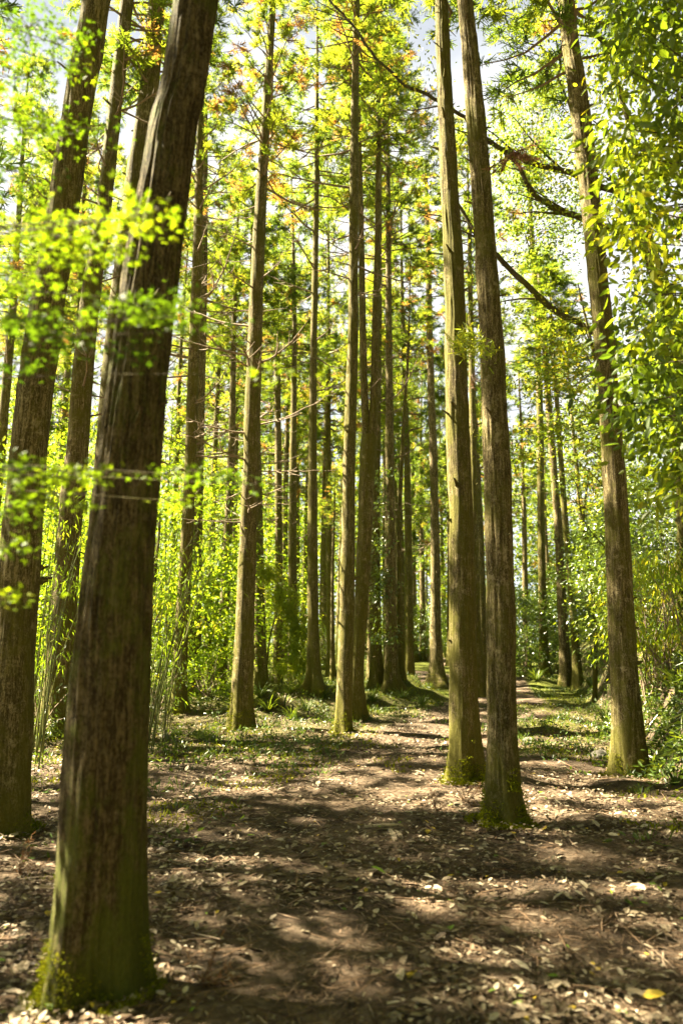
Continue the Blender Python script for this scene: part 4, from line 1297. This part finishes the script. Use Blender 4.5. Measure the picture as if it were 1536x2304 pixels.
def stick(pts, r0, label, tone=.6, name='fallen_stick', lift=.012):
    P = []
    for (px, py) in pts:
        p = ground_at(px, py)
        P.append(p + [0, 0, lift])
    base = P[0].copy()
    P = smooth_path(np.array(P) - base, .03)
    m_ = MB()
    k = np.linspace(0, 1, len(P))
    tube(m_, P, r0 * (1 - .45 * k), 8, 0, tone)
    tag(m_.build(name, [M['twig']], None, tuple(base)), label, 'stick', 'sticks lying on the path')


def splint(px, py, px2, py2, w, label):
    a_, b_ = ground_at(px, py), ground_at(px2, py2)
    d = b_ - a_
    L = np.linalg.norm(d[:2])
    s = np.array([-d[1], d[0], 0]) / L * w / 2
    n = 7
    t = np.linspace(0, 1, n)
    jag = 1 + .25 * np.sin(t * 9 + px)
    jag[0] *= .6
    jag[-1] *= .45
    V = []
    for i in range(n):
        c = d * t[i] + [0, 0, .012 + .01 * math.sin(t[i] * 3)]
        V += [c - s * jag[i], c + s * jag[i], c + s * jag[i] * .8 + [0, 0, .014], c - s * jag[i] * .8 + [0, 0, .014]]
    f = [[0, 1, 2, 3]]
    for i in range(n - 1):
        o = i * 4
        for q in range(4):
            f.append([o + q, o + (q + 1) % 4, o + 4 + (q + 1) % 4, o + 4 + q])
    o = (n - 1) * 4
    f.append([o + 3, o + 2, o + 1, o])
    m_ = MB()
    m_.add(np.array(V), np.array(f), 0, 1.0)
    tag(m_.build('wood_splinter', [M['twig']], None, tuple(a_), False), label, 'wood', 'pale wood splinters')


splint(820, 1866, 905, 1862, .045, 'pale flat wood splinter lying level left of the mossy foot')
splint(876, 1872, 890, 1898, .05, 'short pale wood splinter pointing at the camera below the level one')
splint(888, 1875, 905, 1893, .03, 'smallest pale wood splinter right of the short one')
stick([(1055, 1990), (1056, 2005), (1030, 2022), (960, 2028), (850, 2024)], .007, 'long curved stick across the middle of the path')
stick([(318, 1924), (400, 1920), (470, 1922)], .010, 'straight stick touching the thickest trunk from the right', .3)
stick([(1380, 2060), (1360, 2085), (1310, 2100)], .008, 'dark reddish stick right of the path centre', .25)
stick([(1492, 2150), (1495, 2180), (1530, 2205)], .007, 'bent pale twig near the lower right corner', .9)
stick([(0, 2120), (60, 2122), (120, 2121)], .009, 'straight dark stick left of the thickest trunk', .35)
stick([(1000, 1790), (1030, 1795), (1040, 1812)], .006, 'hooked reddish twig between the close pair of feet', .6)
stick([(1385, 1985), (1450, 2000), (1510, 2012)], .008, 'pale twig on the sunny ground at the right', .8)
stick([(440, 1925), (468, 1940), (455, 1972)], .006, 'curled thin twig right of the straight stick', .85)
stick([(960, 1700), (1000, 1706)], .008, 'short stick on the path left of the lichen grey trunk', .4)
stick([(1240, 1705), (1300, 1735)], .012, 'thick twig on the ground left of the bank trunk', .6)


def dead_sprig(p, size, label, seed, n=260, hang=True):
    rr = np.random.default_rng(seed)
    m_ = MB()
    tipdir = np.array([.3, 0, -.7]) if hang else np.array([.5, .2, .25])
    for q in range(9):
        d = unit(tipdir + rr.normal(size=3) * .6)
        k = np.linspace(0, 1, 5)
        path = d * (k * size * rr.uniform(.5, 1))[:, None] + np.array([0, 0, .15 * size]) * (k * k)[:, None]
        tube(m_, path, .003 * (1 - k) + .001, 4, 1, .4)
        m = n // 9
        t = rr.random(m)
        P = np.column_stack([np.interp(t, k, path[:, a]) for a in range(3)])
        leaves(m_, 'needle', P, d * .6 + rr.normal(size=(m, 3)) * .5, rdir(m, rr), rr.uniform(.15, .3, m) * size * .5, np.clip(rr.normal(.5, .2, m), 0, 1))
    tag(m_.build('cedar_sprig', [M['rust'], M['deadwood']], None, tuple(p), False), label, 'twig', 'dead cedar sprigs')


dead_sprig(ground_at(1050, 1812) + [0, 0, .03], .22, 'rust red dry cedar sprig lying between the close pair of feet', 930, 300, False)
dead_sprig(ground_at(980, 1826) + [0, 0, .02], .22, 'flattened reddish cedar sprig on the path left of the mossy foot', 931, 200, False)
dead_sprig(ground_at(450, 2230) + [0, 0, .03], .25, 'brown dry cedar sprig right of the thickest trunk foot', 932, 300, False)
dead_sprig(ground_at(40, 1975) + [0, 0, .03], .25, 'brown dry cedar sprig at the left edge on the ground', 933, 260, False)
dead_sprig(at(1150, 345, 6.6), .42, 'brown dead sprig caught high on the nearer pair trunk', 934, 520)
dead_sprig(at(1060, 845, 6.3), .18, 'small orange brown sprig caught between the close pair at mid height', 935, 180)

# green sprigs sprouting from the close pair
rr = np.random.default_rng(940)
root, path, rad, loc = T18
mb = MB()
C = pxcl([(1050, 768, 26, 14, 6.2, 6.4, 9), (1080, 790, 14, 14, 6.2, 6.4, 4)], rr) - loc
n = len(C) * 34
leaves(mb, 'needle', np.repeat(C, 34, 0) + rr.normal(size=(n, 3)) * .045, rr.normal(size=(n, 3)) * .6 + [-.5, 0, .3], rdir(n, rr), rr.uniform(.04, .09, n), np.clip(rr.normal(.68, .1, n), 0, .84), 0, .8)
mb.build('foliage', [M['cedar']], root, smooth=False)


def stone(px, py, s, label, seed):
    p = ground_at(px, py)
    rr = np.random.default_rng(seed)
    n, k = 9, 12
    th = np.linspace(.05, PI * .62, n)[:, None]
    ph = np.linspace(0, 2 * PI, k, endpoint=False)[None, :]
    R = s * (1 + .35 * (vnoise((6, 5), ph / (2 * PI) * 6 + th * 0, th * 2.2, seed) - .5) * 2)
    V = np.stack([R * np.sin(th) * np.cos(ph) * 1.3, R * np.sin(th) * np.sin(ph), R * np.cos(th) * .8], -1).reshape(-1, 3)
    i = np.arange(n - 1)[:, None] * k
    j = np.arange(k)[None]
    f = np.stack([i + j, i + k + j, i + k + (j + 1) % k, i + (j + 1) % k], -1).reshape(-1, 4)
    m_ = MB()
    m_.add(V, f, 0, rr.uniform(.3, .8))
    m_.add(V[:k], [[0, 1, 2, 3], [0, 3, 4, 5], [0, 5, 6, 7], [0, 7, 8, 9], [0, 9, 10, 11]], 0, .5)
    tag(m_.build('stone', [M['stone']], None, tuple(p), True), label, 'stone', 'stones beside the path')


stone(373, 1660, .09, 'small pale stone in the moss right of the thickest trunk', 951)
stone(1352, 1705, .13, 'rounded grey stone left of the bank trunk', 952)
stone(1190, 1668, .08, 'low stone in the mossy strip right of the nearer pair trunk', 953)

# ------------------------------------------------------------------ light, sky, camera
w = bpy.data.worlds.new('World')
S.world = w
w.use_nodes = True
nt = w.node_tree
nt.nodes.clear()
sky = nt.nodes.new('ShaderNodeTexSky')
sky.sky_type = 'NISHITA'
sky.sun_disc = False
sky.sun_elevation = SUN_EL
sky.sun_rotation = PI / 2 - SUN_AZ
sky.air_density = .25
sky.dust_density = .3
sky.ozone_density = .6
bg = nt.nodes.new('ShaderNodeBackground')
bg.inputs['Strength'].default_value = .05
tc = nt.nodes.new('ShaderNodeTexCoord')
sx = nt.nodes.new('ShaderNodeSeparateXYZ')
nt.links.new(tc.outputs['Generated'], sx.inputs[0])
cn = N(nt, 'ShaderNodeTexNoise', Scale=2.6, Detail=7.0, Roughness=.6)
nt.links.new(tc.outputs['Generated'], cn.inputs['Vector'])
low = ramp(nt, sx.outputs['Z'], [(.58, (1, 1, 1)), (.85, (0, 0, 0))])
fwd = ramp(nt, sx.outputs['Y'], [(.5, (0, 0, 0)), (.75, (1, 1, 1))])
cl = ramp(nt, cn.outputs[0], [(.30, (.35, .35, .35)), (.55, (1, 1, 1))])
cm = math_(nt, 'MULTIPLY', math_(nt, 'MULTIPLY', low, fwd), cl)
skyc = mixc(nt, 1.0, sky.outputs[0], (1.14, 1.0, .70), 'MULTIPLY')
nt.links.new(mixc(nt, cm, skyc, (2.1, 2.1, 2.1)), bg.inputs[0])
out = nt.nodes.new('ShaderNodeOutputWorld')
nt.links.new(bg.outputs[0], out.inputs[0])

sl = bpy.data.lights.new('sun', 'SUN')
sl.energy = 5.0
sl.angle = math.radians(.53)
sl.color = (1.0, .88, .62)
so = link('sun', sl)
so.rotation_euler = Vector(-SUN_DIR).to_track_quat('-Z', 'Y').to_euler()

cam = bpy.data.cameras.new('camera')
cam.sensor_fit = 'VERTICAL'
cam.sensor_height = 36.0
cam.sensor_width = 24.0
cam.lens = F / IH * 36.0
cam.clip_start = .1
cam.clip_end = 600
cam.dof.use_dof = True
cam.dof.focus_distance = 9.8
cam.dof.aperture_fstop = 1.4
co = link('camera', cam, None, (0, 0, CAM_H))
co.rotation_euler = (PI / 2 + PITCH, 0, 0)
S.camera = co

S.view_settings.view_transform = 'Standard'
S.view_settings.look = 'None'
S.view_settings.gamma = 1
S.view_settings.exposure = 3.7
c = S.cycles
c.max_bounces = 7
c.diffuse_bounces = 4
c.glossy_bounces = 2
c.transmission_bounces = 4
c.transparent_max_bounces = 4
c.caustics_reflective = False
c.caustics_refractive = False
c.use_denoising = True
c.sample_clamp_indirect = 6
